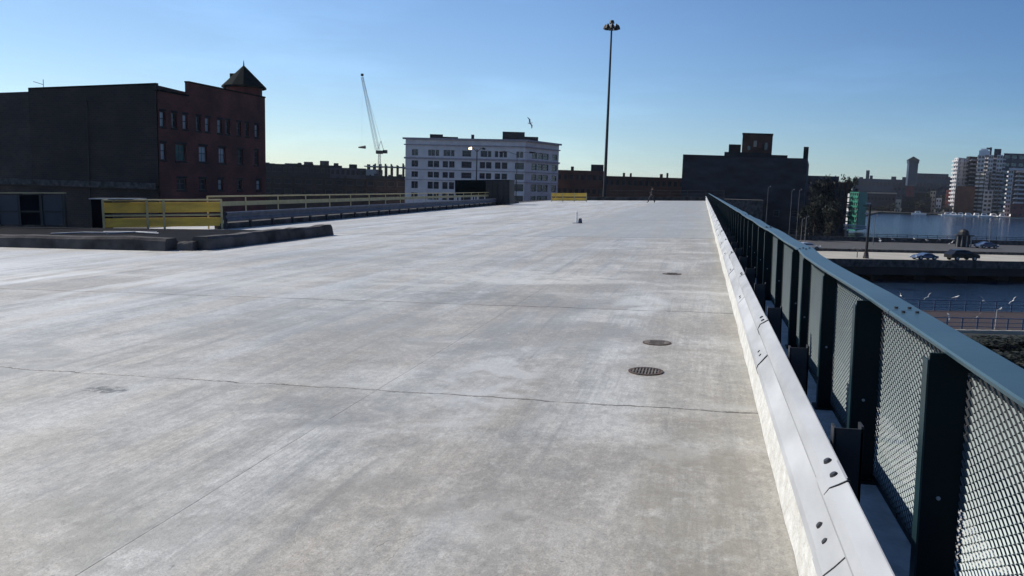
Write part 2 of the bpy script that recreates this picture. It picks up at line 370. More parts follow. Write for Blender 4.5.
g = M_['lampglow'].node_tree.nodes['Principled BSDF']; g.inputs['Emission Color'].default_value = (1,.72,.35,1); g.inputs['Emission Strength'].default_value = 6

# ================================================================== THE DECK (deck frame: D)
DX0 = -34.0
mb = MB()
mb.box((-21.2,-12,-1.0), (.72,116,0))
deck = struct(mb.obj('road_deck', M_['deck'], M=D))
mb = MB(); mb.box((DX0,-12,-1.0), (-21.204,22.5,0)); 
struct(mb.obj('side_deck', M_['deck'], M=D))
mb = MB(); mb.box((-21.2,116.01,-1.3), (3,118,-.05)); mb.box((-21.2,118,-.05),(3,118.3,.5))
tag(mb.obj('end_barrier', M_['dkconcrete'], M=D, bevel=.02), 'low dark concrete barrier across the far end of the deck', 'barrier')

# right kerb parapet
def rough_loft(prof, y0, y1, step0, jit, seed):
    rnd = random.Random(seed); ys = []; y = y0; st = step0
    while y < y1: ys.append(y); y += st; st = step0*(1+max(0, y)/8)
    ys.append(y1); n = len(prof); vs = []; fs = []
    for y in ys:
        k = rnd.uniform(-jit, jit)
        for i, (x, z) in enumerate(prof): vs.append((x+(k+rnd.uniform(-jit, jit)*.4 if i in (0,1) else 0), y, z+(rnd.uniform(-jit,jit)*.3 if i in (1,2) else 0)))
    for q in range(len(ys)-1):
        for i in range(n):
            j = (i+1) % n; fs.append((q*n+i, (q+1)*n+i, (q+1)*n+j, q*n+j))
    fs += [tuple(range(n))[::-1], tuple(range((len(ys)-1)*n, len(ys)*n))]
    return MB().add(vs, fs)
kerb = rough_loft([(.405,.003),(.435,.235),(.46,.255),(1.02,.255),(1.02,-1.2),(.723,-1.2),(.723,.003)], -2, 116, .22, .006, 3).obj('parapet_kerb', M_['curb'], M=D)
tag(kerb, 'long white painted concrete kerb under the right hand guardrail and mesh fence', 'kerb')

# guardrail : W beam sections, lapped
gr = thing('guardrail', 'galvanised steel guardrail on white kerb running along the mesh fence', 'guardrail', D@T(.46,0,.25))
LX, LZ = .45, .25
def wprof(off=0):
    pts = [(-.02,.0),(-.065,.03),(-.078,.065),(-.070,.095),(-.01,.17),(0,.20),(-.01,.23),(-.070,.305),(-.078,.335),(-.065,.37),(-.02,.40)]
    a = [(x-off, z) for x, z in pts]; b = [(x+.004-off, z) for x, z in reversed(pts)]
    return a+b
joints = [2.62-3.0, 2.62]+[2.62+3.0*k for k in range(1, 38)]
y = -1.5; ends = [-2.0]+[j for j in joints if j > -1.5]+[115.8]
for i in range(len(ends)-1):
    a, b = ends[i], ends[i+1]
    # nearer section laps over the farther one
    mbb = MB().loft(wprof(.004*(i % 2)+ .001), [a-.16 if i else a, b])
    o = mbb.obj('rail_beam', M_['galv'], gr, smooth=False)
for i, j in enumerate(ends[1:-1]):
    if i > 12: break
    for dy in (-.10, .03):
        for (x, z, nx_, nz_, e_) in ((-.045,.127,-.78,.62,.10),(-.046,.385,-.55,.83,.0)):
            MB().tube([(x,j+dy+e_,z),(x+nx_*.008,j+dy+e_,z+nz_*.008)], [.0145,.010], 10).obj('rail_bolt', M_['bolt'], gr)
    for pts_ in (((-.0785,.065),(-.071,.097),(-.045,.130),(-.012,.171)), ((-.0785,.335),(-.066,.372),(-.044,.388),(-.020,.404))):
        le = MB(); ys_ = (.015,-.012,-.022,-.026)
        for q in range(3):
            (xa, za_), (xb, zb_) = pts_[q], pts_[q+1]; ya, yb_ = j-.17+ys_[q], j-.17+ys_[q+1]
            le.add([(xa-.004,ya,za_+.001),(xb-.004,yb_,zb_+.001),(xb-.004,yb_+.006,zb_+.001),(xa-.004,ya+.006,za_+.001),
                    (xa+.004,ya,za_),(xb+.004,yb_,zb_),(xb+.004,yb_+.006,zb_),(xa+.004,ya+.006,za_)], BF)
        le.obj('lap_edge_shadow', M_['black'], gr)  # black strip stands for the lapped edge and its gap shadow
for k in range(80):
    yy = 1.42+1.45*k-.02
    if yy > 115: break
    m2 = MB()   # channel post : web faces along the rail
    m2.box((.005,yy,0), (.095,yy+.006,.44)); m2.box((.088,yy,0), (.096,yy+.06,.45)); m2.box((.0,yy,0), (.008,yy+.06,.44))
    m2.box((-.01,yy-.05,-.0), (.11,yy+.08,.012))
    m2.obj('rail_post', M_['galv_dark'], gr)

# mesh fence
fe = thing('mesh_fence', 'dark green steel fence with expanded metal infill on the right hand kerb', 'fence', D@T(.76,0,.255))
def exp_mesh(L, Hh, px=.047, pz=.0255):
    mb = MB(); nx = max(1, int(L/px)); nz = int(Hh/pz); px = L/nx; w_ = .0036; dep = .0019; th = .0012
    def strand(a, b):
        (y0, z0), (y1, z1) = a, b
        vs = []
        for (y_, z_) in ((y0,z0),(y1,z1)):
            for sx, sz in ((-1,-1),(1,1)):
                for t_ in (0, 1):
                    vs.append((sx*dep+t_*th*.7, y_, z_+sz*w_*.5-t_*th*.7))
        # ring 0..3 : (lo,lo_t,hi,hi_t)
        mb.add(vs, [(0,2,6,4),(1,5,7,3),(0,4,5,1),(2,3,7,6)])
    for j in range(nz):
        for i in range(nx):
            y0 = i*px; z0 = j*pz; ym = y0+px/2; zm = z0+pz/2
            strand((y0, z0), (ym, zm-.0)); strand((ym, zm), (y0+px, z0))
            strand((y0, z0+pz*1.0-.0), (ym, zm)); strand((ym, zm), (y0+px, z0+pz))
    return mb
posts = [0.1, 1.28, 2.45, 3.57, 4.76, 5.87, 6.58, 8.2, 9.45]
pw = {0.1:.1, 1.28:.1, 2.45:.10, 3.57:.10, 4.76:.065, 5.87:.045, 6.58:.08, 8.2:.05, 9.45:.08}
while posts[-1] < 112: posts.append(posts[-1]+1.21); pw[posts[-1]] = .07
cache = {}
def fx(y): return -.018 if y < 6.2 else .018
for i, y in enumerate(posts):
    w_ = pw[y]; k = ('p', w_)
    if k not in cache:
        m2 = MB(); m2.box((-w_,0,0), (-.006,.008,.785)); m2.box((-.006,0,0),(0,.05,.785))
        m2.box((-w_-.02,-.03,0),(.03,.09,.012))
        cache[k] = m2.mesh('fence_post', M_['green'])
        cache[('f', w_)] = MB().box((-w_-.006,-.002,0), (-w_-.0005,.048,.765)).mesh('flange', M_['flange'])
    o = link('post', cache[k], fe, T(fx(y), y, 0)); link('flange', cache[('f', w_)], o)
    if i < 12:
        MB().tube([(-w_*.55,-.001,.36),(-w_*.55,-.006,.36)], .006, 8).obj('post_bolt', M_['galv'], o)
    if i+1 < len(posts):
        L = posts[i+1]-y-.012; k = ('m', round(L, 2), y > 30)
        if k not in cache:
            m2 = exp_mesh(L-.0, .715) if y < 30 else exp_mesh(L, .715, .1, .055)
            cache[k] = m2.mesh('mesh_panel', M_['mesh'])
        link('mesh_panel', cache[k], fe, T(.006+fx(y), y+.006, .045))
caps = [-.5, 3.12, 6.28, 9.9, 14.7, 19.5, 24.3, 31, 38, 46, 55, 65, 76, 88, 100, 112.5]
for i in range(len(caps)-1):
    a, b = caps[i]+.004, caps[i+1]-.004; q = -.018 if i < 2 else .018
    sw = [0,.014,-.004,.006][i % 4] if i else 0
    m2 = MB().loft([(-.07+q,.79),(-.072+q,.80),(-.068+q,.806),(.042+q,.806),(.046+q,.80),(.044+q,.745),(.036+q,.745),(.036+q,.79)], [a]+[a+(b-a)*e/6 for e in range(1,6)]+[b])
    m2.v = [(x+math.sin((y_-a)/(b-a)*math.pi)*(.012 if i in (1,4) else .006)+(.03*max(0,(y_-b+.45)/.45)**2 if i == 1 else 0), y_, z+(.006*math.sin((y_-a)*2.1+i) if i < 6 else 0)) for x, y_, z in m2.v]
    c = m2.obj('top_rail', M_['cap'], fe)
    if i < 5:
        for (dx, dy) in ((-.035,.05),(.01,.05),(-.035,.11),(.01,.11)):
            for s, e in ((1, a), (-1, b)):
                if dy == .05: MB().tube([(dx+q, e+s*dy, .805),(dx+q, e+s*dy, .8175)], .007, 8).obj('rail_screw', M_['bolt'], c)
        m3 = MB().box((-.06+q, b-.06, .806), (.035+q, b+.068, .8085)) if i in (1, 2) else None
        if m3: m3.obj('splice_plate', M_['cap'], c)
    m4 = MB().box((-.004+q, a, .02), (.02+q, b, .045)); m4.obj('bottom_rail', M_['green'], fe)

# covers in the deck
def disc(r, n=28): return [(r*math.cos(2*math.pi*i/n), r*math.sin(2*math.pi*i/n)) for i in range(n)]
dr = thing('floor_drain', 'round slotted iron drain grate with rusty rim set in the concrete', 'drain', D@T(-.42,6.6,0))
MB().prism(disc(.125), .001, .004).obj('drain_pit', M_['hole'], dr)
rim = MB()
o_, i_ = disc(.145), disc(.120); n = 28
rim.add([(x,y_,.009) for x,y_ in o_]+[(x,y_,.009) for x,y_ in i_]+[(x,y_,.0) for x,y_ in o_], [(k,(k+1)%n,n+(k+1)%n,n+k) for k in range(n)]+[(2*n+k,2*n+(k+1)%n,(k+1)%n,k) for k in range(n)])
rim.obj('rim', M_['rust'], dr)
gb = MB()
for k in range(-4, 5):
    x = k*.026; h = math.sqrt(.118**2-x*x); gb.box((x-.006,-h,.003), (x+.006,h,.009))
gb.box((-.115,-.006,.0045),(.115,.006,.0085)); gb.obj('grate', M_['iron'], dr)
for (x, y, r, lb) in ((-.40,7.9,.14,'round iron cover plate in deck just beyond the slotted drain'), (-.5,14.6,.17,'small round cover plate far up the deck beside the right kerb')):
    cv = thing('cover_plate', lb, 'cover', D@T(x,y,0), 'round cover plates in the deck')
    MB().prism(disc(r), .0, .006).obj('rim', M_['rust'], cv)
    MB().prism(disc(r*.88), .006, .009).obj('lid', M_['iron'], cv)
    q = MB()
    for a in range(-2, 3): q.box((-r*.5,a*r*.25-.008,.009),(r*.5,a*r*.25+.008,.012))
    q.obj('tread', M_['iron'], cv)
# repair bollard
bl = thing('bollard', 'short white pipe bollard standing alone in the middle of the deck', 'bollard', D@T(-5.55,36.2,0))
MB().tube([(0,0,0),(0,0,.5)], .035, 12).obj('pipe', M_['boat'], bl); MB().tube([(0,0,.5),(0,0,.54)], [.035,.015], 12).obj('cap', M_['boat'], bl)
MB().tube([(.15,.05,0),(.15,.05,.22)], [.1,.07], 12).obj('rubber_base', M_['galvblue'], bl); MB().prism(disc(.2,16),0,.02).obj('foot', M_['galvblue'], bl)

# ------------------------------------------------ left side of the deck
def uneven_block(name, x0, y0, x1, y1, h, label, mt='dkconcrete', seed=1, n=14):
    rnd = random.Random(seed); L = math.hypot(x1-x0, y1-y0); a = math.atan2(y1-y0, x1-x0)
    prof = [(-.26,0),(-.22,h*.8),(-.17,h),(.17,h),(.22,h*.8),(.26,0)]
    vs = []; fs = []; k = len(prof)
    for i in range(n+1):
        t = L*i/n; hh = rnd.uniform(-.03,.02)
        for (p, z) in prof: vs.append((t, p+rnd.uniform(-.012,.012), z+(hh if z > .1 else 0)))
    for i in range(n):
        for j in range(k):
            q = (j+1) % k; fs.append((i*k+j, i*k+q, (i+1)*k+q, (i+1)*k+j))
    fs += [tuple(range(k))[::-1], tuple(range(n*k, (n+1)*k))]
    o = MB().add(vs, fs).obj(name, M_[mt], M=D@T(x0,y0,0)@RZ(a)); return tag(o, label, 'kerb', 'rough concrete kerbs round the opening')
uneven_block('concrete_kerb', -32, 18.2, -12.9, 17.5, .33, 'long rough dark concrete kerb at the left edge of the photo', seed=2, n=30)
uneven_block('concrete_kerb', -12.25, 17.75, -12.3, 24.8, .34, 'dark rough kerb running away from camera, right of the long kerb', seed=5, n=16)
o = uneven_block('kerb_rubble', -12.75, 17.7, -12.35, 17.75, .22, 'small broken concrete lump at the corner of the dark kerbs', seed=9, n=3)
# low fill inside the opening
mb = MB().box((-32,18.6,.003),(-12.7,24.7,.14)); struct(mb.obj('sunken_bay', M_['pit'], M=D))
# scattered pipes
for i, (x0,y0,x1,y1,lb) in enumerate(((-19.4,20.6,-18.1,21.4,'thin bent pipe lying on the dark bay, leftmost'),(-18.6,21.9,-16.2,21.4,'long thin pale pipe lying across the dark bay'),(-17.9,21.2,-16.8,22.1,'short pale pipe lying crosswise nearest the yellow boards'))):
    tag(MB().tube([(x0,y0,.17),((x0+x1)/2,(y0+y1)/2+.2,.185),(x1,y1,.175)], .025, 8).obj('scrap_pipe', M_['galv'], M=D), lb, 'pipe', 'scrap pipes on the bay')

# dark panel barricade at far left
ba = thing('panel_barricade', 'dark panelled barricade with pale capping at far left of the deck', 'barricade', D@T(0,24.2,.2))
for k, x in enumerate((-33,-29.6,-26.3,-24.3,-22.6)):
    pass
xs = [-26.0,-25.0,-24.05,-23.1,-22.15]
for k in range(4):
    MB().box((xs[k]+.06,0,.05),(xs[k+1]-.06,.05,1.12)).obj('panel', M_['cladgrey'] if k % 2 else M_['pit'], ba)
    MB().box((xs[k]+.06,-.02,.50),(xs[k+1]-.06,0,.56)).obj('batten', M_['black'], ba)
for x in xs: MB().box((x-.06,-.03,0),(x+.06,.08,1.18)).obj('post', M_['black'], ba)
MB().box((-25.05,-.05,1.18),(-22.1,.1,1.21)).obj('capping', M_['cream'], ba)

# barrier end wall left of yellow boards
ew = thing('end_post', 'dark concrete end post with pale top left of the yellow boards', 'post', D@T(-21.6,25.4,0))
MB().box((-.45,0,0),(.12,.4,1.16)).obj('body', M_['pit'], ew, bevel=.01); MB().box((-.5,-.04,1.16),(1.6,.44,1.2)).obj('cap', M_['galv'], ew)

# yellow board barrier
def local_span(x0,y0,x1,y1,z=0):
    return D@T(x0,y0,z)@RZ(math.atan2(y1-y0,x1-x0)), math.hypot(x1-x0,y1-y0)
M0, L0 = local_span(-21.45,25.3,-18.1,27.65)
yb = thing('board_barrier', 'yellow board barrier between the end post and the cream pipe railing', 'barrier', M0)
MB().box((0,-.02,.12),(L0,.02,.46)).obj('board', M_['yellow'], yb, bevel=.01); MB().box((0,-.02,.66),(L0,.02,1.04)).obj('board', M_['yellow'], yb, bevel=.01)
MB().tube([(0,-.05,.56),(L0,-.05,.56)], .035).obj('rail', M_['cream'], yb); MB().tube([(0,-.05,1.12),(L0,-.05,1.12)], .035).obj('rail', M_['cream'], yb)
for t in (0,.36,.5,1.0):
    MB().box((t*L0-.04,-.09,0),(t*L0+.04,-.055,1.15)).obj('post', M_['cream'], yb)

# left guardrail on its kerb and cream railing behind
M1, L1 = local_span(-17.9,27.6,-20.9,92)
k2 = MB()
k2.box((0,.06,.0),(L1,.5,.22)); tag(k2.obj('side_kerb', M_['dkconcrete'], M=M1, bevel=.02), 'dark concrete kerb under the left hand guardrail', 'kerb')
lg = thing('guardrail', 'galvanised guardrail tinted shade blue grey along the left side of the deck', 'guardrail', M1@T(0,0,.26))
sec = 3.8; nsec = int(L1/sec)
lp = [(p[1], p[0]) for p in wprof()]
for i in range(nsec):
    pr = wprof(); n_ = len(pr); a, b = i*sec, (i+1)*sec+.1; a_ = []
    for yy in (a, b):
        for (x, z) in pr: a_.append((yy, (x*1.0 + .0), z*.95+.02))
    fs = [(j, (j+1)%n_, n_+(j+1)%n_, n_+j) for j in range(n_)]
    MB().add(a_, fs).obj('rail_beam', M_['galvblue'], lg, M=T(0,-.003*(i%2),0))
for i in range(int(L1/1.9)):
    MB().box((i*1.9,.0,-.26),(i*1.9+.12,.09,.40)).obj('rail_post', M_['galv_dark'], lg)
cr = thing('pipe_railing', 'cream pipe railing with a board below, behind the left hand guardrail', 'railing', M1@T(0,.75,0))
MB().tube([(0,0,1.25),(L1,0,1.25)], .03).obj('rail', M_['cream'], cr); MB().box((0,-.01,.86),(L1,.03,1.04)).obj('board', M_['cream'], cr)
for i in range(int(L1/2.9)+1):
    MB().box((i*2.9-.03,-.03,0),(i*2.9+.03,.0,1.25)).obj('post', M_['cream'], cr)
struct(MB().box((-23.4,24.9,-1.0),(-21.204,118,-.004)).obj('deck_shoulder', M_['dkconcrete'], M=D))

# far yellow barrier
fy = thing('board_barrier', 'small yellow board barrier at the far end of the deck below the light mast', 'barrier', D@T(-19.3,104,0))
MB().box((0,-.02,.1),(4.6,.02,.5)).obj('board', M_['yellow'], fy); MB().box((0,-.02,.65),(4.6,.02,1.1)).obj('board', M_['yellow'], fy)
for t in (0,1.5,3,4.6): MB().box((t-.05,-.06,0),(t+.05,-.02,1.15)).obj('post', M_['cream'], fy)
# far wire railing along the deck end
fr = thing('pipe_railing', 'thin grey pipe railing across the far end of the deck', 'railing', D@T(-14.6,117.5,.5))
MB().tube([(0,0,.9),(17.5,0,.9)], .03).obj('rail', M_['galv_dark'], fr); MB().tube([(0,0,.45),(17.5,0,.45)], .025).obj('rail', M_['galv_dark'], fr)
for i in range(8): MB().tube([(i*2.5,0,0),(i*2.5,0,1.0)], .035).obj('post', M_['galv_dark'], fr)

# dark equipment container
cx = thing('equipment_cabin', 'dark green steel cabin on the left deck edge before the white building', 'cabin', D@T(-21.3,78.5,0)@RZ(R(4)))
b = MB().box((0,0,.1),(2.4,3.2,2.45)); b.obj('body', M_['galv_dark'], cx, bevel=.03)
for x in (.1,.62,1.18,1.72,2.24): MB().box((x,-.05,.12),(x+.08,-.001,2.4)).obj('rib', M_['black'], cx)
MB().box((.72,-.03,.15),(1.16,-.001,2.1)).obj('door', M_['black'], cx)
MB().box((-.05,-.06,2.45),(2.45,3.25,2.52)).obj('roof', M_['black'], cx)
dk = thing('billboard_screen', 'long dark green screen standing left of the steel cabin', 'screen', D@T(-25.6,81.8,0)@RZ(R(4)))
MB().box((0,0,.95),(3.9,.15,2.55)).obj('panel', M_['copper'], dk); 
for x in (.2,1.9,3.6): MB().box((x,.15,-1),(x+.12,.27,2.5)).obj('post', M_['black'], dk)

# person walking
def skin_mesh(name, verts, edges, radii, mt, parent, root=0, sub=2):
    me = bpy.data.meshes.new(name); me.from_pydata(verts, edges, []); me.materials.append(mt)
    o = bpy.data.objects.new(name, me); COL.objects.link(o)
    if parent: o.parent = parent
    sm = o.modifiers.new('skin', 'SKIN'); sm.use_smooth_shade = True
    for i, r in enumerate(radii):
        sv_ = me.skin_vertices[0].data[i]; sv_.radius = r if isinstance(r, tuple) else (r, r); sv_.use_root = (i == root)
    s2 = o.modifiers.new('sub', 'SUBSURF'); s2.levels = sub; s2.render_levels = sub
    return o
pe = thing('person', 'person in dark clothes striding across the far end of the deck', 'person', D@T(-5.9,97,0)@RZ(R(-25)))
# facing -x, leaning; feet on z=0
J = dict(pel=(0,0,.94), wai=(.02,0,1.12), che=(.05,0,1.38), nck=(.06,0,1.54), hd=(.05,0,1.63), top=(.05,0,1.78),
 hL=(-.02,-.1,.90), kL=(-.26,-.11,.54), aL=(-.44,-.1,.1), tL=(-.62,-.1,.04), hR=(.02,.1,.90), kR=(.12,.11,.5), aR=(.38,.1,.13), tR=(.24,.1,.04),
 sL=(.05,-.19,1.45), eL=(.22,-.25,1.2), wL=(.12,-.24,.98), sR=(.05,.19,1.45), eR=(-.14,.25,1.22), wR=(-.34,.2,1.16), fL=(.09,-.24,.88), fR=(-.43,.19,1.17))
ks = list(J); ix = {k: i for i, k in enumerate(ks)}
E_ = [('pel','wai'),('wai','che'),('che','nck'),('nck','hd'),('hd','top'),('pel','hL'),('hL','kL'),('kL','aL'),('aL','tL'),('pel','hR'),('hR','kR'),('kR','aR'),('aR','tR'),
      ('che','sL'),('sL','eL'),('eL','wL'),('wL','fL'),('che','sR'),('sR','eR'),('eR','wR'),('wR','fR')]
rad = dict(pel=(.14,.11),wai=(.13,.1),che=(.16,.11),nck=.06,hd=.085,top=.07,hL=.095,kL=.06,aL=.045,tL=.035,hR=.095,kR=.06,aR=.045,tR=.035,sL=.06,eL=.045,wL=.033,sR=.06,eR=.045,wR=.033,fL=.035,fR=.035)
skin_mesh('body', [J[k] for k in ks], [(ix[a], ix[b]) for a, b in E_], [rad[k] for k in ks], M_['skin'], pe)
def sub_skin(name, keys, ed, extra, mt):
    i2 = {k: i for i, k in enumerate(keys)}
    rr = [tuple(q+extra for q in rad[k]) if isinstance(rad[k], tuple) else rad[k]+extra for k in keys]
    return skin_mesh(name, [J[k] for k in keys], [(i2[a], i2[b]) for a, b in ed], rr, mt, pe)
sub_skin('jacket', ['pel','wai','che','sL','eL','wL','sR','eR','wR'], [('pel','wai'),('wai','che'),('che','sL'),('sL','eL'),('eL','wL'),('che','sR'),('sR','eR'),('eR','wR')], .05, M_['cloth'])
sub_skin('trousers', ['pel','hL','kL','aL','hR','kR','aR'], [('pel','hL'),('hL','kL'),('kL','aL'),('pel','hR'),('hR','kR'),('kR','aR')], .035, M_['jeans'])
for s, a, t_ in (('L','aL','tL'),('R','aR','tR')):
    sub_skin('shoe', [a,t_], [(a,t_)], .018, M_['rubber'])
skin_mesh('hair', [(.07,0,1.66),(.07,0,1.76),(.03,0,1.80)], [(0,1),(1,2)], [.1,.105,.08], M_['cloth'], pe)

# ================================================================== WORLD (gravity frame)
WZ = 1.5-12.6
struct(MB().add([(-5000,-3000,WZ),(5000,-3000,WZ),(5000,6000,WZ),(-5000,6000,WZ)], [(0,1,2,3)]).obj('river_water', M_['water']))
GZ = -10.2
b0 = XY(838,68); b1 = XY(846,150); b2 = XY(853,330); b3 = XY(868,470); b4 = XY(880,556)
f1 = XY(960,556); f2 = XY(1030,556); f3 = XY(1300,560)
land = MB()
for poly in ([(-4990,b0.y),b0,b1,b2,b3,b4,(b4.x,5990),(-4990,5990)], [b4,f1,f2,f3,(4990,f3.y),(4990,4990),(b4.x,4990)], [(-4990,-3000),(4990,-3000),(4990,XY(1024,68).y-40),XY(1200,68),b0,(-4990,b0.y)]):
    land.prism([(p[0], p[1]) for p in poly], WZ-1, GZ)
struct(land.obj('ground', M_['ground']))

# ---- facades
def facade(mb, p0, p1, z0, z1, ops, rec=.35, toward=None):
    """wall from p0 to p1 with recessed openings (u0,u1,v0,v1) in metres from p0 / absolute z"""
    p0 = Vector((p0[0],p0[1],0)); p1 = Vector((p1[0],p1[1],0)); L = (p1-p0).length; u = (p1-p0)/L
    n = Vector((u.y,-u.x,0)); c = toward or Vector((CAM.x,CAM.y,0))
    if n.dot(c-p0) < 0: n = -n
    us = sorted(set([0,L]+[q for o in ops for q in o[:2]])); vs_ = sorted(set([z0,z1]+[q for o in ops for q in o[2:4]]))
    def pt(a, z, d=0): q = p0+u*a-n*d; return (q.x,q.y,z)
    flip = u.cross(Vector((0,0,1))).dot(n) < 0
    def quad(a,b,c_,d_):
        f = (0,1,2,3) if not flip else (3,2,1,0); mb.add([a,b,c_,d_], [f])
    for i in range(len(us)-1):
        for j in range(len(vs_)-1):
            a, b, c1, d1 = us[i], us[i+1], vs_[j], vs_[j+1]; mu, mv = (a+b)/2, (c1+d1)/2
            if any(o[0] < mu < o[1] and o[2] < mv < o[3] for o in ops): continue
            quad(pt(a,c1), pt(b,c1), pt(b,d1), pt(a,d1))
    for a, b, c1, d1 in [o[:4] for o in ops]:
        quad(pt(a,c1,0), pt(b,c1,0), pt(b,c1,rec), pt(a,c1,rec)); quad(pt(a,d1,rec), pt(b,d1,rec), pt(b,d1,0), pt(a,d1,0))
        quad(pt(a,c1,0), pt(a,c1,rec), pt(a,d1,rec), pt(a,d1,0)); quad(pt(b,c1,rec), pt(b,c1,0), pt(b,d1,0), pt(b,d1,rec))
        quad(pt(a,c1,rec+.12), pt(b,c1,rec+.12), pt(b,d1,rec+.12), pt(a,d1,rec+.12))
    return u, n, L
wcache = {}
def window(parent, p0, u, n, o, rec, glass, style=1, split=False):
    w_, h_ = round(o[1]-o[0], 2), round(o[3]-o[2], 2); k = (w_, h_, glass, style, split)
    fr_ = min(.12, w_*.12)
    if k not in wcache:
        f = MB(); f.box((0,-.06,0),(fr_,0.0,h_)); f.box((w_-fr_,-.06,0),(w_,0,h_)); f.box((fr_,-.06,0),(w_-fr_,0,fr_)); f.box((fr_,-.06,h_-fr_),(w_-fr_,0,h_))
        if style >= 1: f.box((fr_,-.05,h_*.52),(w_-fr_,.0,h_*.52+fr_*.8))
        if style >= 2: f.box((w_/2-fr_*.4,-.05,fr_),(w_/2+fr_*.4,0,h_*.52)); f.box((w_/2-fr_*.4,-.05,h_*.52+fr_*.8),(w_/2+fr_*.4,0,h_-fr_))
        gq = [(fr_,.0-.02,fr_),(w_-fr_,-.02,fr_),(w_-fr_,-.02,h_-fr_),(fr_,-.02,h_-fr_)]
        if split: wcache[k] = (f.mesh('window', M_['frame']), MB().add(gq, [(0,1,2,3)]).mesh('pane', M_[glass]))
        else: f.add(gq, [(0,1,2,3)], 1); wcache[k] = (f.mesh('window', [M_['frame'], M_[glass]]), None)
    base = Vector((p0[0],p0[1],0))+u*o[0]-n*rec; base.z = o[2]
    x = u; y_ = -n; z = Vector((0,0,1)); mx = Matrix.Identity(4)
    if x.cross(y_).dot(z) < 0: x = -x; base = base+u*(o[1]-o[0])
    for j in range(3): mx[j][0] = x[j]; mx[j][1] = y_[j]; mx[j][2] = z[j]
    mx.translation = base
    wd = link('window', wcache[k][0], parent, mx)
    if split: link('pane', wcache[k][1], wd)
    return wd
def grid(L, n, w_, rows, off=0):
    return [((i+.5)*L/n-w_/2+off, (i+.5)*L/n+w_/2+off, a, b) for i in range(n) for a, b in rows]
def simple_building(name, label, walls, z0, zt, wallm, roofm='tar', glass='glass', wins=None, par=.5, group=None, style=1, rec=.3, roofbits=()):
    """walls: footprint corners (world XY), first edges visible; wins: {edge index: list of openings fn(L)}"""
    t = thing(name, label, 'building', None, group); mb = MB(); n = len(walls)
    cen = sum((Vector((p[0],p[1],0)) for p in walls), Vector())/n
    ws = []
    for i in range(n):
        a, b = Vector((walls[i][0],walls[i][1],0)), Vector((walls[(i+1)%n][0],walls[(i+1)%n][1],0))
        ops = wins[i]((b-a).length) if wins and i in wins else []
        mid = (a+b)/2; u, nn, L = facade(mb, a, b, z0, zt, ops, rec, toward=mid+(mid-cen)*50)
        ws += [(a, u, nn, o) for o in ops]
    mb.obj('wall', M_[wallm], t)
    MB().prism([(p[0]*.998+cen.x*.002, p[1]*.998+cen.y*.002) for p in walls], zt-par-.2, zt-par).obj('roof', M_[roofm], t)
    for a, u, nn, o in ws[:100]: window(t, a, u, nn, o, rec, o[4] if len(o) > 4 else glass, style)
    return t
def cell_ops(xs, rows): return lambda L: [(x-w_/2, x+w_/2, a, b) for x, w_ in xs for a, b in rows]
def quadfoot(A, B, C):  # A left, B corner, C right end ; closes the parallelogram
    A, B, C = Vector(A), Vector(B), Vector(C); return [A, B, C, A+(C-B)]
def depthfoot(A, B, t):
    A, B = Vector(A), Vector(B); c = Vector((CAM.x, CAM.y, 0))
    return [A, B, B+(B-c).normalized()*t, A+(A-c).normalized()*t]

# ---- 1. red brick corner building with the old party wall on the left
A = XY(-60,118); B = XY(160,104); C = XY(266,128)
zc = ZT(160,85,104)
t = thing('brick_building', 'dark red brick building with corner turret, left of the skyline', 'building')
mb = MB(); u = (C-B).normalized(); n_ = None; L = (C-B).length
def ux(px):   # distance along facade B->C at pixel column px
    r = XY(px,100)-Vector((CAM.x,CAM.y,0)); c = Vector((CAM.x,CAM.y,0)); d = C-B
    det = r.x*(-d.y)+d.x*r.y; s = ((B.x-c.x)*(-d.y)+d.x*(B.y-c.y))/det; q = c+r*s; return (q-B).dot(u)
def zrow(px, y): s = ux(px); q = B+u*s; dd = (q-CAM).dot(FW*1.0)/1.0; r = P(px,y,1)-CAM; t_ = (Vector((q.x,q.y,0))-Vector((CAM.x,CAM.y,0))).length/Vector((r.x,r.y,0)).length; return CAM.z+r.z*t_
ops = []; wtop = [(161,113,1.1,'paleglass'),(174,113,1,'glass'),(185,113,1,'paleglass'),(198,113,1,'glass'),(207,113,1,'paleglass'),(219,113,1,'paleglass'),(227,113,1,'glass'),(238,113,1,'glass'),(246,113,1,'glass'),(255.5,113,1,'paleglass')]
z1a, z1b = zrow(200,131), zrow(200,116.5); z2a, z2b = zrow(200,162), zrow(200,146); z3a, z3b = zrow(200,190), zrow(200,179)
for px, _, w_, gl in wtop: s = max(ux(px+2), .9); ops.append((s-.55,s+.55,z1a,z1b,gl))
for px, w_, gl in ((163,1.1,'paleglass'),(182,2.2,'aqua'),(204,1.9,'paleglass'),(223,1.7,'paleglass'),(241,1.5,'glass'),(257,1.2,'glass')): s = max(ux(px), .9); ops.append((s-w_/2,s+w_/2,z2a,z2b,gl))
for px, w_, gl in ((182,2.0,'glass'),(221,1.2,'paleglass'),(259,1.3,'paleglass'),(240,1.3,'glass'),(203,1.6,'glass')): s = ux(px); ops.append((s-w_/2,s+w_/2,z3a,z3b,gl))
sA = ux(190.5); zlow = zrow(170,93); zhi = zrow(192,83)
u, nn, L = facade(mb, B, C, GZ, zlow, ops, .35)
mb.obj('wall', M_['brickred'], t)
for o in ops: window(t, B, u, nn, o, .35, o[4], 2 if o[1]-o[0] > 1.3 else 1, True)
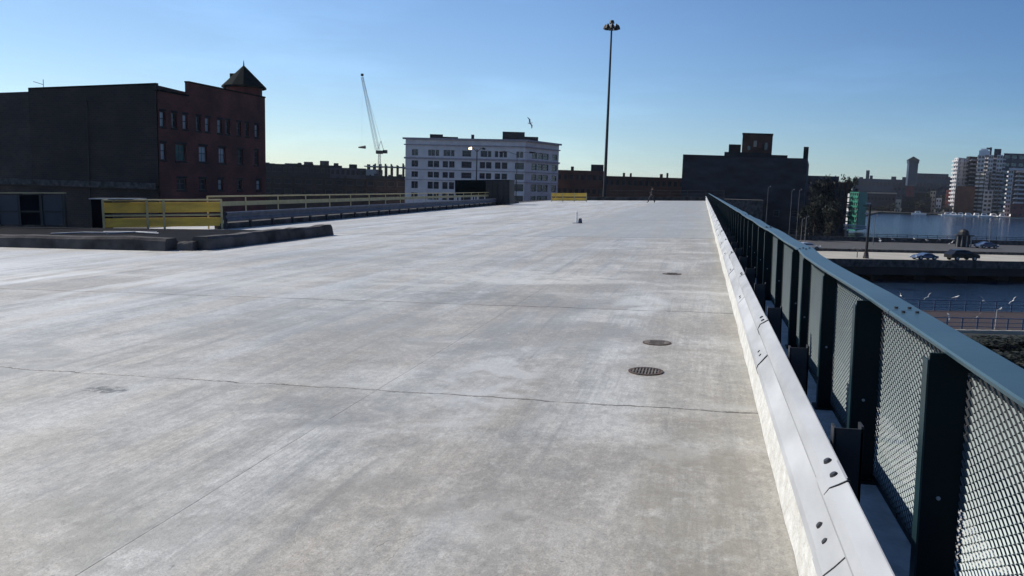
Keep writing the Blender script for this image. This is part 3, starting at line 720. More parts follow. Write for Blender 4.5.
# raised parapet with sloping coping
def slab(p, q, z0, z1, th, name, mt, par):
    p, q = Vector((p[0],p[1],0)), Vector((q[0],q[1],0)); uu = (q-p).normalized(); nv = Vector((-uu.y,uu.x,0)); 
    if nv.dot(p-CAM) < 0: nv = -nv
    return MB().prism([(a.x,a.y) for a in (p,q,q+nv*th,p+nv*th)], z0, z1).obj(name, M_[mt], par)
slab(B+u*sA-nn*.0, C, zlow+.01, zhi, .5, 'parapet', 'brickred', t)
slab(B+u*sA+nn*.12, C+nn*.12, zhi, zhi+.2, .7, 'coping', 'copper', t)
slab(B+nn*.1, B+u*sA+nn*.1, zlow, zlow+.2, .5, 'coping', 'copper', t)
slab(B+nn*.1, C+nn*.1, zrow(200,140), zrow(200,140)+.3, .098, 'string_course', 'trim', t) if False else None
# window heads and sills
for i, o in enumerate(ops):
    slab(B+u*(o[0]-.12)+nn*.08, B+u*(o[1]+.12)+nn*.08, o[2]-.22, o[2]-.02, .2, 'sill', 'darkstone', t)
    slab(B+u*(o[0]-.12)+nn*.05, B+u*(o[1]+.12)+nn*.05, o[3]+.02, o[3]+.3, .15, 'lintel', 'darkstone', t)
# body behind
back = (A-B).normalized(); Cb = C+back*30
MB().prism([(p.x,p.y) for p in (B-nn*.9+back*.2, C-nn*.9+back*.2, Cb, B+back*30)], GZ, zlow-.6).obj('roof', M_['tar'], t)
mb = MB(); facade(mb, C, C+back*25-nn*0, GZ, zhi, [], toward=C+u*40); mb.obj('side_wall', M_['brickred'], t)
# turret
tc_ = XY(245.5,127); rtu = 2.7; ztb = ZT(245,90,127); zta = ZT(245,68.5,127)
MB().prism([(tc_.x+rtu*math.cos(a), tc_.y+rtu*math.sin(a)) for a in [2*math.pi*k/12 for k in range(12)]], zlow-1, ztb).obj('turret', M_['brickred'], t)
rf = MB(); nn8 = 12; ro = rtu+.65
vs_ = [(tc_.x+ro*math.cos(2*math.pi*k/nn8), tc_.y+ro*math.sin(2*math.pi*k/nn8), ztb) for k in range(nn8)]+[(tc_.x+ro*math.cos(2*math.pi*k/nn8), tc_.y+ro*math.sin(2*math.pi*k/nn8), ztb+.25) for k in range(nn8)]+[(tc_.x,tc_.y,zta+.2)]
rf.add(vs_, [(k,(k+1)%nn8,nn8+(k+1)%nn8,nn8+k) for k in range(nn8)]+[(nn8+k,nn8+(k+1)%nn8,2*nn8) for k in range(nn8)]+[tuple(range(nn8))[::-1]])
rfo = rf.obj('turret_roof', M_['copper'], t); MB().tube([(tc_.x,tc_.y,zta),(tc_.x,tc_.y,zta+.9)], [.12,.03], 8).obj('finial', M_['copper'], rfo)
MB().box((tc_.x-1.9,tc_.y-.9,ztb+.6),(tc_.x-1.1,tc_.y-.1,ztb+2.2)).obj('dormer', M_['copper'], rfo)
# old party-wall building (left)
t2 = thing('warehouse', 'windowless dark warehouse wall at the left edge of the photo', 'building')
A1 = XY(33,109); A0 = XY(-80,120); Bq = B-(B-A).normalized()*.05-nn*.05
mb = MB(); za = ZT(33,91,109); zb = ZT(158,86.3,104)
def wallslope(p, q, z0, za_, zb_, th, dirn=None):
    p, q = Vector((p[0],p[1],0)), Vector((q[0],q[1],0)); uu = (q-p).normalized(); nv = Vector((-uu.y,uu.x,0))
    if dirn is not None: nv = dirn
    elif nv.dot(p-CAM) < 0: nv = -nv
    a, b = p+nv*th, q+nv*th
    return [(p.x,p.y,z0),(q.x,q.y,z0),(b.x,b.y,z0),(a.x,a.y,z0),(p.x,p.y,za_),(q.x,q.y,zb_),(b.x,b.y,zb_),(a.x,a.y,za_)]
BF = [(0,1,2,3),(7,6,5,4),(0,4,5,1),(1,5,6,2),(2,6,7,3),(3,7,4,0)]
MB().add(wallslope(A1, Bq-(Bq-A1).normalized()*.1, GZ, za, zb, 26, (u+(A-B).normalized()*.18).normalized()), BF).obj('wall', M_['brickold'], t2)
MB().add(wallslope(A0, A1-(Bq-A1).normalized()*.01, GZ, ZT(-80,97,120), ZT(33,93,109), 26, (u+(A-B).normalized()*.18).normalized()), BF).obj('wall', M_['brickold'], t2)
slab(A1, A1+(Bq-A1)*.99, za+.02, za+.22, .4, 'coping', 'tar', t2) if False else None
vv = [Vector(q) for q in wallslope(A1, Bq-(Bq-A1).normalized()*.1, 0, za, zb, .5, u)]
MB().add([(v.x,v.y,v.z+.003) for v in vv[4:]]+[(v.x,v.y,v.z+.25) for v in vv[4:]], BF).obj('coping', M_['copper'], t2)
ap = A1+(Bq-A1)*.03; MB().tube([(ap.x,ap.y+2,za),(ap.x,ap.y+2,za+1.6)], .04, 6).obj('aerial', M_['black'], t2)
MB().tube([(ap.x-1.6,ap.y+2,za+1.3),(ap.x,ap.y+2,za+.9)], .04, 6).obj('aerial', M_['black'], t2)
for k in range(7):
    s = .08+.13*k; q = A1+(Bq-A1)*s
    MB().tube([(q.x,q.y-.15,GZ),(q.x,q.y-.15,za-1.2)], .09, 6).obj('drain_pipe', M_['black'], t2) if k in (3,) else None
slab(XY(-60,113), XY(155,103.4), ZT(60,186,108), ZT(60,180,108), .3, 'ledge', 'dkconcrete', t2)

# ---- 2. white terracotta block
A = XY(405,236); B = XY(524,230); C = XY(557.5,247)
def mapper(A, B):
    uu = (B-A).normalized(); c = Vector((CAM.x,CAM.y,0))
    def f(px):
        r = XY(px,100)-c; d = B-A; det = r.x*(-d.y)+d.x*r.y; s = ((A.x-c.x)*(-d.y)+d.x*(A.y-c.y))/det; return (c+r*s-A).dot(uu)
    return f
fa = mapper(A, B); fb = mapper(B, C)
ztop = ZT(460,140.5,233)
def zz(y): return ZT(460,y,233)
rows = [(zz(156.5),zz(150.5)),(zz(167.8),zz(161.5)),(zz(178.2),zz(172.5)),(zz(189.5),zz(182.5)),(zz(200.5),zz(194))]
top = [(412.8,.9),(416,.9),(429.3,1),(432.8,1),(436.8,1),(444.5,1),(448.1,1),(452,1),(465.9,2.6),(481.4,1),(484.7,1),(488.6,1),(495.5,1),(500.2,1),(504.3,1),(516.8,.9),(520.5,.9)]
low = [(412.8,1),(416,1),(430,1.6),(436,1.6),(444.8,1.6),(451.3,1.6),(465.9,3),(481.7,1.6),(488,1.6),(497,1.6),(503.8,1.6),(518.7,2.6)]
opsF = [(fa(x)-w_/2, fa(x)+w_/2, *rows[0]) for x, w_ in top]+[(fa(x)-w_/2, fa(x)+w_/2, *r_) for x, w_ in low for r_ in rows[1:]]
opsS = [(fb(x)-w_/2, fb(x)+w_/2, *r_) for x, w_ in ((533.4,3.2),(539.5,3.2),(545,3.2),(553.6,3.2)) for r_ in rows[:]]
foot = quadfoot(A, B, C)
wb = simple_building('office_block', 'pale terracotta office block with rows of dark windows behind the railing', foot, GZ, ztop, 'white', wins={0: lambda L: opsF, 1: lambda L: opsS}, par=1.2)
wb['category'] = 'building'
def ringband(foot, z0, z1, out, name, mt, par, edges=(0,1)):
    cen = sum(foot, Vector())/len(foot)
    o_ = [cen+(p-cen)*(1+out/((p-cen).length)) for p in foot]
    i_ = [cen+(p-cen)*(1-.3/((p-cen).length)) for p in foot]
    mb = MB(); n = len(foot)
    vs_ = [(p.x,p.y,z) for z in (z0,z1) for p in o_]+[(p.x,p.y,z) for z in (z0,z1) for p in i_]
    for k in range(n):
        j = (k+1)%n; mb.add([vs_[k],vs_[j],vs_[n+j],vs_[n+k],vs_[2*n+k],vs_[2*n+j],vs_[3*n+j],vs_[3*n+k]], [(0,1,2,3),(7,6,5,4),(3,2,6,7),(1,0,4,5)])
    return mb.obj(name, M_[mt], par)
ringband(foot, ztop-.01, ztop+.5, .9, 'cornice', 'trim', wb); ringband(foot, zz(146.3), zz(145.2), .5, 'cornice', 'trim', wb)
ringband(foot, zz(160), zz(158.2), .45, 'string_course', 'trim', wb); ringband(foot, zz(170.7), zz(170), .25, 'string_course', 'trim', wb); ringband(foot, zz(181), zz(180.4), .25, 'string_course', 'trim', wb)
def roofbox(par, px0, px1, y0, y1, d, th, mt='tar', name='roof_house'):
    a, b = XY(px0,d), XY(px1,d); nv = (a+b)/2-Vector((CAM.x,CAM.y,0)); nv.normalize()
    return MB().prism([(q.x,q.y) for q in (a,b,b+nv*th,a+nv*th)], ZT(px0,y0,d), ZT(px0,y1,d)).obj(name, M_[mt], par)
for a, b, y0, y1, d in ((429,442,141,134.5,245),(442,457,141,137,247),(470,473,141,135,250),(475,481,141,139.3,250),(501,523,142,132,250),(523,536.5,142,137,252),(405.5,409.5,141,138.5,238)):
    roofbox(wb, a, b, y0, y1, d, 6, 'galv_dark' if a in (429,501) else 'tar')

# ---- 3. low skyline left of the white block
def low_block(name, label, px0, px1, ytop, d, th, mt, rows=0, cols=0, glass='dullglass', wsz=(2,1.5), base=GZ, group=None, ybase=198, style=0, d2=None):
    foot = depthfoot(XY(px0,d), XY(px1,d2 or d), th); zt = ZT((px0+px1)/2, ytop, d); w = None
    if rows:
        zb = ZT((px0+px1)/2, ybase, d); st = (zt-zb)/rows
        rr = [(zb+st*(k+.3), zb+st*(k+.3)+min(wsz[1], st*.6)) for k in range(rows)]
        w = {0: lambda L: grid(L, cols, min(wsz[0], L/cols*.7), rr)}
    return simple_building(name, label, foot, base, zt, mt, wins=w, glass=glass, style=style, par=.3)
b1_ = low_block('low_building', 'long dark low building between the turret and the crane', 255, 342, 164.5, 330, 30, 'darkstone', 3, 16, wsz=(2.2,2))
for a, b, y in ((304,313,161.8),(320,329,160.8),(266,270,162.5),(285,302,163.2)): roofbox(b1_, a, b, 168, y, 340, 8, 'cladgrey')
b2_ = low_block('low_building', 'grey stepped low building just left of the crane site', 330, 366, 168, 300, 30, 'cladgrey', 3, 7, wsz=(2.2,2))
roofbox(b2_, 349, 357, 170, 164.3, 308, 8, 'tar')
b3_ = low_block('low_building', 'wide brown low building in front of the crane, left of white block', 262, 406, 178, 250, 20, 'brickold', 2, 14, wsz=(3,1.6))
b4_ = low_block('low_building', 'dark low block under the concrete frame site, beside white block', 366, 407, 176, 380, 40, 'darkstone', 2, 8)
rb = random.Random(11)
for par_, lo, hi, yb_, d_ in ((b1_,268,338,166,336),(b3_,265,362,179.5,254),(b4_,368,404,177,386)):
    for k in range(9):
        a_ = rb.uniform(lo, hi-4); roofbox(par_, a_, a_+rb.uniform(1,5.5), yb_, yb_-rb.uniform(1.6,3.4), d_, rb.uniform(2,6), rb.choice(['tar','cladgrey','brickold']), 'roof_vent')
# concrete frame under construction
cf = thing('concrete_frame', 'unfinished concrete frame with bare columns under the crane', 'building')
zA, zB = ZT(385,177,420), ZT(385,166.3,420)
a, b = XY(364,420), XY(408,420); nv = Vector((FW.x,FW.y,0)).normalized()
MB().prism([(q.x,q.y) for q in (a,b,b+nv*22,a+nv*22)], zA-.6, zA).obj('floor_slab', M_['concrete'], cf)
MB().prism([(q.x,q.y) for q in (a,b,b+nv*22,a+nv*22)], zB-.5, zB).obj('floor_slab', M_['concrete'], cf)
MB().prism([(q.x,q.y) for q in (a,a+(b-a)*.28,a+(b-a)*.28+nv*20,a+nv*20)], zA, zB-1.8).obj('core_wall', M_['concrete'], cf)
for k in range(15):
    q = a+(b-a)*((k+.2)/15)+nv*(.5 if k % 2 else 14); MB().box((q.x-.35,q.y-.35,zA-10),(q.x+.35,q.y+.35,zB+random.uniform(.6,2.0))).obj('column', M_['dkconcrete'], cf)
# crane
cn = thing('tower_crane', 'luffing tower crane with raised lattice jib above the concrete frame', 'crane')
def lattice(p, q, w_, n, name, mt, par, r=.12):
    p, q = Vector(p), Vector(q); d = (q-p).normalized(); s = Vector((1,0,0)) if abs(d.x) < .8 else Vector((0,1,0)); s = (s-d*s.dot(d)).normalized(); t_ = d.cross(s)
    mb = MB(); cs = [(s*i+t_*j)*w_/2 for i, j in ((-1,-1),(1,-1),(1,1),(-1,1))]
    for c in cs: mb.tube([p+c,q+c*.5], r, 5)
    for k in range(n):
        a_, b_ = p+(q-p)*(k/n), p+(q-p)*((k+1)/n)
        for i in range(4):
            f1_, f2_ = 1-.5*k/n, 1-.5*(k+1)/n; mb.tube([a_+cs[i]*f1_, b_+cs[(i+1)%4]*f2_], r*.6, 4)
    return mb.obj(name, mt, par)
cm = P(379.5,152,430); lattice((cm.x,cm.y,ZT(379,200,430)), (cm.x,cm.y,cm.z), 1.8, 16, 'mast', M_['cranem'], cn, .09)
tip = P(362.2,77,430); piv = P(377.5,150,430)
lattice(piv, tip, 1.9, 24, 'jib', M_['cranem'], cn, .08)
q = P(381,141,430); q2 = P(384,151.5,430)
MB().tube([piv, q], .13, 6).tube([q, q2], .13, 6).tube([q, tip], .05, 5).obj('mast_head', M_['cranem'], cn)
MB().box((cm.x-1.5,cm.y-1.5,cm.z-1),(cm.x+1.5,cm.y+1.5,cm.z+.8)).obj('slewing_cab', M_['galv_dark'], cn)
MB().box((q2.x-.3,q2.y-1,q2.z-1),(q2.x+1.6,q2.y+1,q2.z+.8)).obj('counterweight', M_['darkstone'], cn)
hk = P(360,147,430); hk.x, hk.y = tip.x, tip.y
MB().tube([tip, hk], .018, 4).obj('hoist_cable', M_['black'], cn); MB().tube([hk+Vector((-2,0,0)), hk+Vector((2,0,.2))], [.3,.9], 8).obj('hook_block', M_['black'], cn)
MB().prism(disc(.8, 8), 0, 1.2).obj('tip_sheave', M_['black'], cn, M=T(*tip)@T(0,0,.5))
# middle skyline
m1 = low_block('low_building', 'dark brown low building behind the base of the light mast', 556, 603, 170.5, 260, 25, 'brickbrown', 2, 8, wsz=(2.4,1.8))
roofbox(m1, 590, 602.5, 173, 164.5, 262, 8, 'tar'); roofbox(m1, 570, 573, 173, 166.5, 262, 3, 'tar')
m2_ = low_block('low_building', 'long reddish brick low building right of the light mast', 603, 684, 177, 215, 25, 'brickbrown', 1, 14, wsz=(2.5,1.5), ybase=190)
for a, b, y in ((622,624.3,172.8),(629,631,173.2),(659,662,174),(665.5,667.5,173)): roofbox(m2_, a, b, 178.5, y, 217, 2.2, 'brickred', 'chimney')
# ---- dark warehouse right of centre
dw = simple_building('warehouse', 'big dark stone warehouse with brown rooftop tower, right of centre', quadfoot(XY(681,182), XY(805,176), XY(807,215)), GZ, ZT(745,157.5,180), 'dkwall',
    wins={0: lambda L: grid(L, 7, 1.2, [(ZT(740,y_,180), ZT(740,y_-6,180)) for y_ in (215,233)])}, glass='dullglass', par=.8, rec=.25)
roofbox(dw, 681, 722, 160, 154.5, 182.5, 12, 'darkstone'); roofbox(dw, 722, 769, 160, 152, 183, 14, 'darkstone')
tw = roofbox(dw, 739, 769, 153, 133.5, 186, 9, 'brickbrown', 'roof_tower'); roofbox(dw, 726, 738, 153, 144.5, 187, 7, 'brickold')
roofbox(dw, 769, 785, 160, 155, 183, 8, 'darkstone'); roofbox(dw, 800.5, 805.5, 160, 147, 177, 3, 'darkstone', 'chimney')
roofbox(dw, 738.6, 769.4, 134.6, 133.2, 185.8, 9.6, 'darkstone', 'tower_cornice')
for px, y0, y1, mt in ((752,147,141,'cladtan'),(757,148,143,'cladred'),(746,150,146,'glass'),(763,150,143,'glass')):
    roofbox(dw, px-1.6, px+1.6, y0, y1, 185.7, .25, mt, 'tower_window')
roofbox(dw, 716, 764, 262, 199, 165, 12, 'dkconcrete', 'annex')

# dark blocks and trees right of it
r1 = low_block('apartment_house', 'dark flat topped block just right of the stone warehouse', 806, 838, 176, 240, 22, 'cladgrey', 5, 5, wsz=(2,1.6), ybase=238)
r2 = low_block('apartment_house', 'dark brown block with pale balcony line beside the trees', 812, 846, 187, 200, 14, 'brickold', 4, 6, wsz=(2,1.6), ybase=238)

r3 = low_block('apartment_house', 'dark red brown mid rise just left of the green clad block', 826, 848, 182, 215, 16, 'brickbrown', 6, 5, wsz=(1.6,1.4), ybase=236)
roofbox(r3, 831, 837, 183, 179.5, 218, 5, 'tar')
# trees
def make_tree_meshes(seed, Hh=10, W=4.2):
    rnd = random.Random(seed); tr = MB(); tr.tube([(0,0,-.5),(.1,.05,Hh*.25),(.2,0,Hh*.55),(.1,.1,Hh*.8)], [.28,.22,.14,.05], 7)
    ends = []
    for k in range(9):
        a = rnd.uniform(0,6.28); z = rnd.uniform(.25,.65)*Hh; l = rnd.uniform(.5,.9)*W
        e = Vector((math.cos(a)*l*.8, math.sin(a)*l*.8, z+rnd.uniform(.1,.3)*Hh)); tr.tube([(.1,.03,z),(e.x*.5,e.y*.5,z+(e.z-z)*.4),e], [.09,.06,.02], 5); ends.append(e)
    cr_ = MB(); cl = ends+[Vector((rnd.gauss(0,W*.35),rnd.gauss(0,W*.35),rnd.uniform(.4,1)*Hh)) for _ in range(16)]
    for c in cl:
        rr = rnd.uniform(.7,1.5)*W*.25
        for _ in range(85):
            d = Vector((rnd.gauss(0,1),rnd.gauss(0,1),rnd.gauss(0,.8))); d = d.normalized()*rr*rnd.uniform(.3,1.1)**.7; p = c+d
            s = rnd.uniform(.18,.42); a = Vector((rnd.gauss(0,1),rnd.gauss(0,1),rnd.gauss(0,1))).normalized(); b = a.orthogonal().normalized(); c2 = a.cross(b)
            cr_.add([p+b*s,p+c2*s*.6,p-b*s,p-c2*s*.6], [(0,1,2,3)])
    return tr.mesh('trunk', M_['bark']), cr_.mesh('crown', M_['leaf'])
TM = [make_tree_meshes(s) for s in (1,2,3)]
def tree(px, d, ytop, width_px, label, group, k=0, base=GZ):
    p = XY(px,d); Hh = ZT(px,ytop,d)-base; sc = Hh/10.8; sw = width_px*d/F/8.4
    t = thing('tree', label, 'tree', T(p.x,p.y,base)@RZ(random.uniform(0,6))@Matrix.Diagonal((sw,sw,sc,1)), group)
    link('trunk', TM[k%3][0], t); link('crown', TM[k%3][1], t); return t
G1 = 'dark trees between the warehouse and the green clad block'
for i, (px, d, y, wd, lb) in enumerate(((828,190,180,20,'dark tree in front of the flat block right of warehouse'),(838,250,175,18,'tallest dark tree behind the red brown mid rise'),(851,290,177,17,'dark rounded tree behind the left edge of green clad block'),
        (817,170,190,18,'dark tree at the foot of the stone warehouse corner'),(834,165,200,22,'low dark bushy tree above the bridge end'),(806,160,205,16,'dark low tree behind the pair of bridge lamps'),(822,225,176,20,'dark tree rising over the flat topped block'))): tree(px, d, y, wd, lb, G1, i)
G2 = 'trees along the far river bank'
for i, (px, d, y, wd, lb) in enumerate(((872,575,207,14,'small bank tree right of the green clad block'),(884,572,206,15,'bank tree below the long pale roofed shed'),(893,570,203,10,'bank tree left of the dark red riverside house'),
        (921,575,200,14,'bank tree at right side of the dark red house'),(930,640,192,14,'tall bank tree between the red house and pale stair tower'),(947,640,194,15,'tall bank tree left of the white apartment tower'),(950,575,206,10,'low bank tree at the foot of white apartment tower'),(941,571,208,8,'small bank tree beside the tan shed'))): tree(px, d, y, wd, lb, G2, i)

# green clad block with balconies
def balcony_block(name, label, foot, zt, floors, cols, wallm, slabm='cladwhite', glass='glass', edge=(0,), z0=GZ, bal=1.6, wsz=2.4, every=2, cat='building'):
    st = (zt-z0)/floors
    rr = [(z0+st*k+st*.22, z0+st*k+st*.82) for k in range(floors)]
    t = simple_building(name, label, foot, z0, zt, wallm, wins={e: (lambda L: grid(L, cols, min(wsz, L/cols*.72), rr)) for e in edge}, glass=glass, par=.4, style=1)
    cen = sum(foot, Vector())/len(foot)
    for e in edge:
        a, b = foot[e], foot[(e+1)%len(foot)]; L = (b-a).length; u_ = (b-a)/L; n_ = Vector((u_.y,-u_.x,0))
        if n_.dot((a+b)/2-cen) < 0: n_ = -n_
        for k in range(1, floors):
            for c in range(0, cols, every):
                p = a+u_*(L/cols*(c+.08)); q = a+u_*(L/cols*(c+.92)); z = z0+st*k
                s = MB().prism([(v.x,v.y) for v in (p+n_*.003,q+n_*.003,q+n_*bal,p+n_*bal)], z-.12, z+.12)
                s.prism([(v.x,v.y) for v in (p+n_*(bal-.08),q+n_*(bal-.08),q+n_*bal,p+n_*bal)], z+.12, z+1.0)
                s.obj('balcony', M_[slabm], t)
    return t
gA, gB, gC = XY(850.5,262), XY(859,257), XY(868,272)
gb_ = balcony_block('green_clad_block', 'green clad riverside block with white balconies', quadfoot(gA,gB,gC), ZT(858,192,258), 8, 4, 'cladgreen', edge=(0,), bal=.9, every=4, wsz=1.0, glass='paleglass')
roofbox(gb_, 847, 851, 226, 199, 262, 6, 'cladgreen', 'low_wing'); 
for y in (205,213.5): roofbox(gb_, 844, 850, y, y-1.2, 260, 2, 'cladwhite', 'balcony')
for y in (204,214): roofbox(gb_, 866.5, 872, y, y-1.2, 266, 2, 'cladwhite', 'balcony')
jet = thing('pier_canopy', 'white lattice canopy on posts below the green clad block', 'canopy')
a, b = P(843,225,215), P(866,229,215); a.z = b.z = (a.z+b.z)/2
lattice(a, b, 1.2, 10, 'truss', M_['cladwhite'], jet, .15)
for px in (848.5,): q = XY(px,215); MB().tube([(q.x,q.y,GZ),(q.x,q.y,a.z)], .3, 8).obj('post', M_['concrete'], jet)

# far blue-grey works and clock tower
def far(name, label, px0, px1, ytop, d, th, mt, rows, cols, **k): return low_block(name, label, px0, px1, ytop, d, th, mt, rows, cols, **k)
fb1 = far('factory', 'long blue grey factory range far beyond the river, left of tower', 852, 906, 179, 1100, 60, 'cladblue', 2, 14, wsz=(4,5))
fb2 = far('factory', 'taller blue grey factory range right of the far tower', 905, 947, 173.5, 1100, 60, 'cladblue', 3, 12, wsz=(3.5,4), ybase=196)
fb3 = far('factory', 'low blue grey annex between factory range and apartment tower', 946, 956, 177, 1120, 40, 'cladblue', 3, 3)
for a, b, y in ((890,895,176.5),(901,905,177),(858,862,177)): roofbox(fb1, a, b, 182, y, 1105, 20, 'cladblue')
roofbox(fb1, 864.5, 868, 182, 170.3, 1110, 8, 'cladblue', 'stair_tower'); roofbox(fb1, 868.5, 871.5, 182, 175.5, 1110, 8, 'cladblue')
ct = thing('clock_tower', 'far square tower with pointed cap above the blue grey factory', 'tower')
c = XY(910.2,1085); zt_ = ZT(910,160.5,1085); r_ = 5.6
MB().prism([(c.x+r_*x*1.0, c.y+r_*y) for x, y in ((-1,-1),(1,-1),(1,1),(-1,1))], GZ, zt_-4).obj('shaft', M_['cladblue'], ct)
MB().prism([(c.x+r_*1.12*x, c.y+r_*1.12*y) for x, y in ((-1,-1),(1,-1),(1,1),(-1,1))], zt_-4, zt_).obj('belfry', M_['cladblue'], ct)
q = 7.2; MB().add([(c.x-q,c.y-q,zt_),(c.x+q,c.y-q,zt_),(c.x+q,c.y+q,zt_),(c.x-q,c.y+q,zt_),(c.x,c.y,ZT(910,156.5,1085))], [(0,1,4),(1,2,4),(2,3,4),(3,0,4),(3,2,1,0)]).obj('cap_roof', M_['copper'], ct)

# mid river-side houses
h1 = low_block('riverside_shed', 'long shed with pale flat roof right of the green clad block', 868, 896, 192.5, 600, 30, 'cladgrey', 2, 8, wsz=(2.4,2), ybase=214)
roofbox(h1, 867, 897, 193.3, 192, 599, 32, 'cladtan', 'roof_edge')
h2 = low_block('riverside_house', 'dark red brick house at the middle of the far river bank', 903, 932, 197, 580, 18, 'brickold', 3, 7, wsz=(2,2), ybase=216)
roofbox(h2, 906, 914, 199, 186, 584, 8, 'cladred', 'tower'); roofbox(h2, 915, 926, 199, 193, 586, 8, 'brickold')
h3 = low_block('riverside_house', 'narrow tan gabled house left of the dark red brick house', 896.5, 902, 199.5, 574, 8, 'cladtan', 2, 2, wsz=(1,1.4), ybase=214)
h4 = low_block('riverside_house', 'pale narrow stair tower block right of the dark red house', 930.5, 936, 191, 590, 8, 'cladtan', 5, 2, wsz=(1.2,1.4), ybase=213)
h5 = low_block('riverside_house', 'small pale house with cream roof right of the stair tower', 937, 942.5, 198, 592, 8, 'cladwhite', 3, 2, wsz=(1.2,1.4), ybase=214)
h6 = low_block('riverside_house', 'low red brown house at the foot of white apartment tower', 946, 956, 190, 600, 10, 'cladred', 4, 4, wsz=(1.2,1.4), ybase=214)
h7 = low_block('old_town_block', 'dark low block behind the bank houses under the factory', 893, 952, 186, 760, 30, 'cladgrey', 2, 14, wsz=(2.5,2.5), ybase=200)

# white apartment tower : three stepped volumes
def vol(pA, dA, pB, dB, pC, dC): return quadfoot(XY(pA,dA), XY(pB,dB), XY(pC,dC))
def white_bays(par, spans, y0, y1, n, d, mt='cladwhite'):
    for a_, b_ in spans:
        roofbox(par, a_, b_, y0, y1, d, 4, mt, 'white_bay')
        st = (y0-y1)/n
        for k in range(n):
            for f_ in (.12,.58): roofbox(par, a_+(b_-a_)*f_, a_+(b_-a_)*(f_+.30), y1+st*(k+.78), y1+st*(k+.25), d-.3, .28, 'glass', 'window')
apt = balcony_block('apartment_tower', 'white and grey apartment tower, leftmost section with corner balconies', vol(951,590,955,580,964,590), ZT(957,158,585), 14, 2, 'cladwhite', edge=(0,1), every=1, bal=1.4, wsz=1.6)
ap2 = balcony_block('apartment_tower', 'dark grey recessed middle section of the white apartment tower', vol(963,592,966,588,975,592), ZT(968,156.5,588), 14, 3, 'cladgrey', edge=(0,1), every=1, bal=1.2, wsz=1.6)
ap3 = balcony_block('apartment_tower', 'tallest section of the apartment tower with white bays and white roof housing', vol(974,580,988,574,1001,586), ZT(986,155.5,580), 15, 3, 'cladgrey', edge=(0,1), every=1, bal=1.2, wsz=2.2, slabm='cladwhite')
white_bays(ap3, ((974.5,981.5),(985,990),(993.5,999.5)), 172, 155, 4, 570); white_bays(ap3, ((984,987.2),), 190, 172.3, 5, 569.5); white_bays(ap3, ((984,993),), 216, 190.3, 6, 569)
roofbox(ap3, 975, 986, 155, 150.5, 588, 9, 'boat', 'roof_house'); roofbox(ap3, 976.5, 984, 150.6, 148.8, 589, 7, 'boat', 'roof_house')
roofbox(ap3, 985.5, 987.5, 155, 147.5, 590, 6, 'cladblue'); roofbox(ap3, 990, 997, 155, 149, 588, 8, 'cladblue'); roofbox(ap3, 982, 987, 149.5, 147.8, 592, 3, 'cladblue')
roofbox(ap3, 957, 975, 218, 186, 574, 9, 'brickbrown', 'podium')
op = low_block('office_tower', 'blue glass office tower behind the apartment buildings, right edge', 1000, 1080, 154.5, 700, 40, 'cladblue', 8, 11, glass='aqua', wsz=(6,3), ybase=215)
ap4 = balcony_block('apartment_house', 'second white apartment building cut by the right edge of the photo', vol(1007,552,1012,540,1070,560), ZT(1012,168,545), 11, 5, 'cladgrey', edge=(0,1), every=1, bal=1.2, wsz=2.2)
white_bays(ap4, ((1006.5,1011.5),), 217, 170, 11, 534)
roofbox(ap4, 1006.5, 1060, 170, 168, 533, 6, 'cladwhite', 'roof_edge')
bk = low_block('brick_warehouse', 'low red brick warehouse at the right edge on far bank', 1013, 1075, 205, 525, 14, 'cladred', 2, 9, wsz=(1.6,1.6), ybase=219)
struct(MB().prism([(q.x,q.y) for q in (XY(940,545),XY(1120,500),XY(1120,590),XY(940,590))], WZ-1, GZ-.3).obj('far_quay', M_['palepave']))

# boats
def boat(px, d, L, label, k, yaw=0):
    p = XY(px,d); t = thing('motor_boat', label, 'boat', T(p.x,p.y,WZ)@RZ(yaw), 'white boats moored along the far quay')
    hl = MB(); st = [(-.5,.8,.0),(-.2,1,0),(.2,.95,.0),(.42,.5,.1),(.5,.05,.2)]; vs_ = []; W = L*.15
    for (x, w_, r) in st: vs_ += [(x*L,-W*w_,1.1+r),(x*L,-W*w_*.7,-.2),(x*L,W*w_*.7,-.2),(x*L,W*w_,1.1+r)]
    fs = [(i*4+j, i*4+j+1, i*4+j+5, i*4+j+4) for i in range(4) for j in range(3)]+[(i*4+3,i*4,i*4+4,i*4+7) for i in range(4)]+[(0,3,2,1)]
    hl.add(vs_, fs).obj('hull', M_['boat'], t)
    cb = MB().add([(-.3*L,-W*.6,1.1),(.15*L,-W*.6,1.1),(.15*L,W*.6,1.1),(-.3*L,W*.6,1.1),(-.27*L,-W*.5,2.5),(.05*L,-W*.5,2.5),(.05*L,W*.5,2.5),(-.27*L,W*.5,2.5)], BF).obj('cabin', M_['boat'], t)
    MB().box((-.22*L,-W*.60,1.5),(.02*L,-W*.56,2.1)).obj('cabin_window', M_['glass'], cb)
locs = ['below the leftmost apartment section','left of the red brown podium','in front of the podium middle','under the dark recessed section','under the tallest section','right of the tallest section','between the two apartment buildings','at the foot of the second apartment building','nearest the red brick warehouse','alone before the dark red house']
for i, px in enumerate((951,957,964,972,980,988,997,1006,1016,921)):
    boat(px, 538-8*(i%2) if px > 940 else 548, random.uniform(7,10), 'small white motor boat moored '+locs[i], i, random.uniform(-.4,.4))

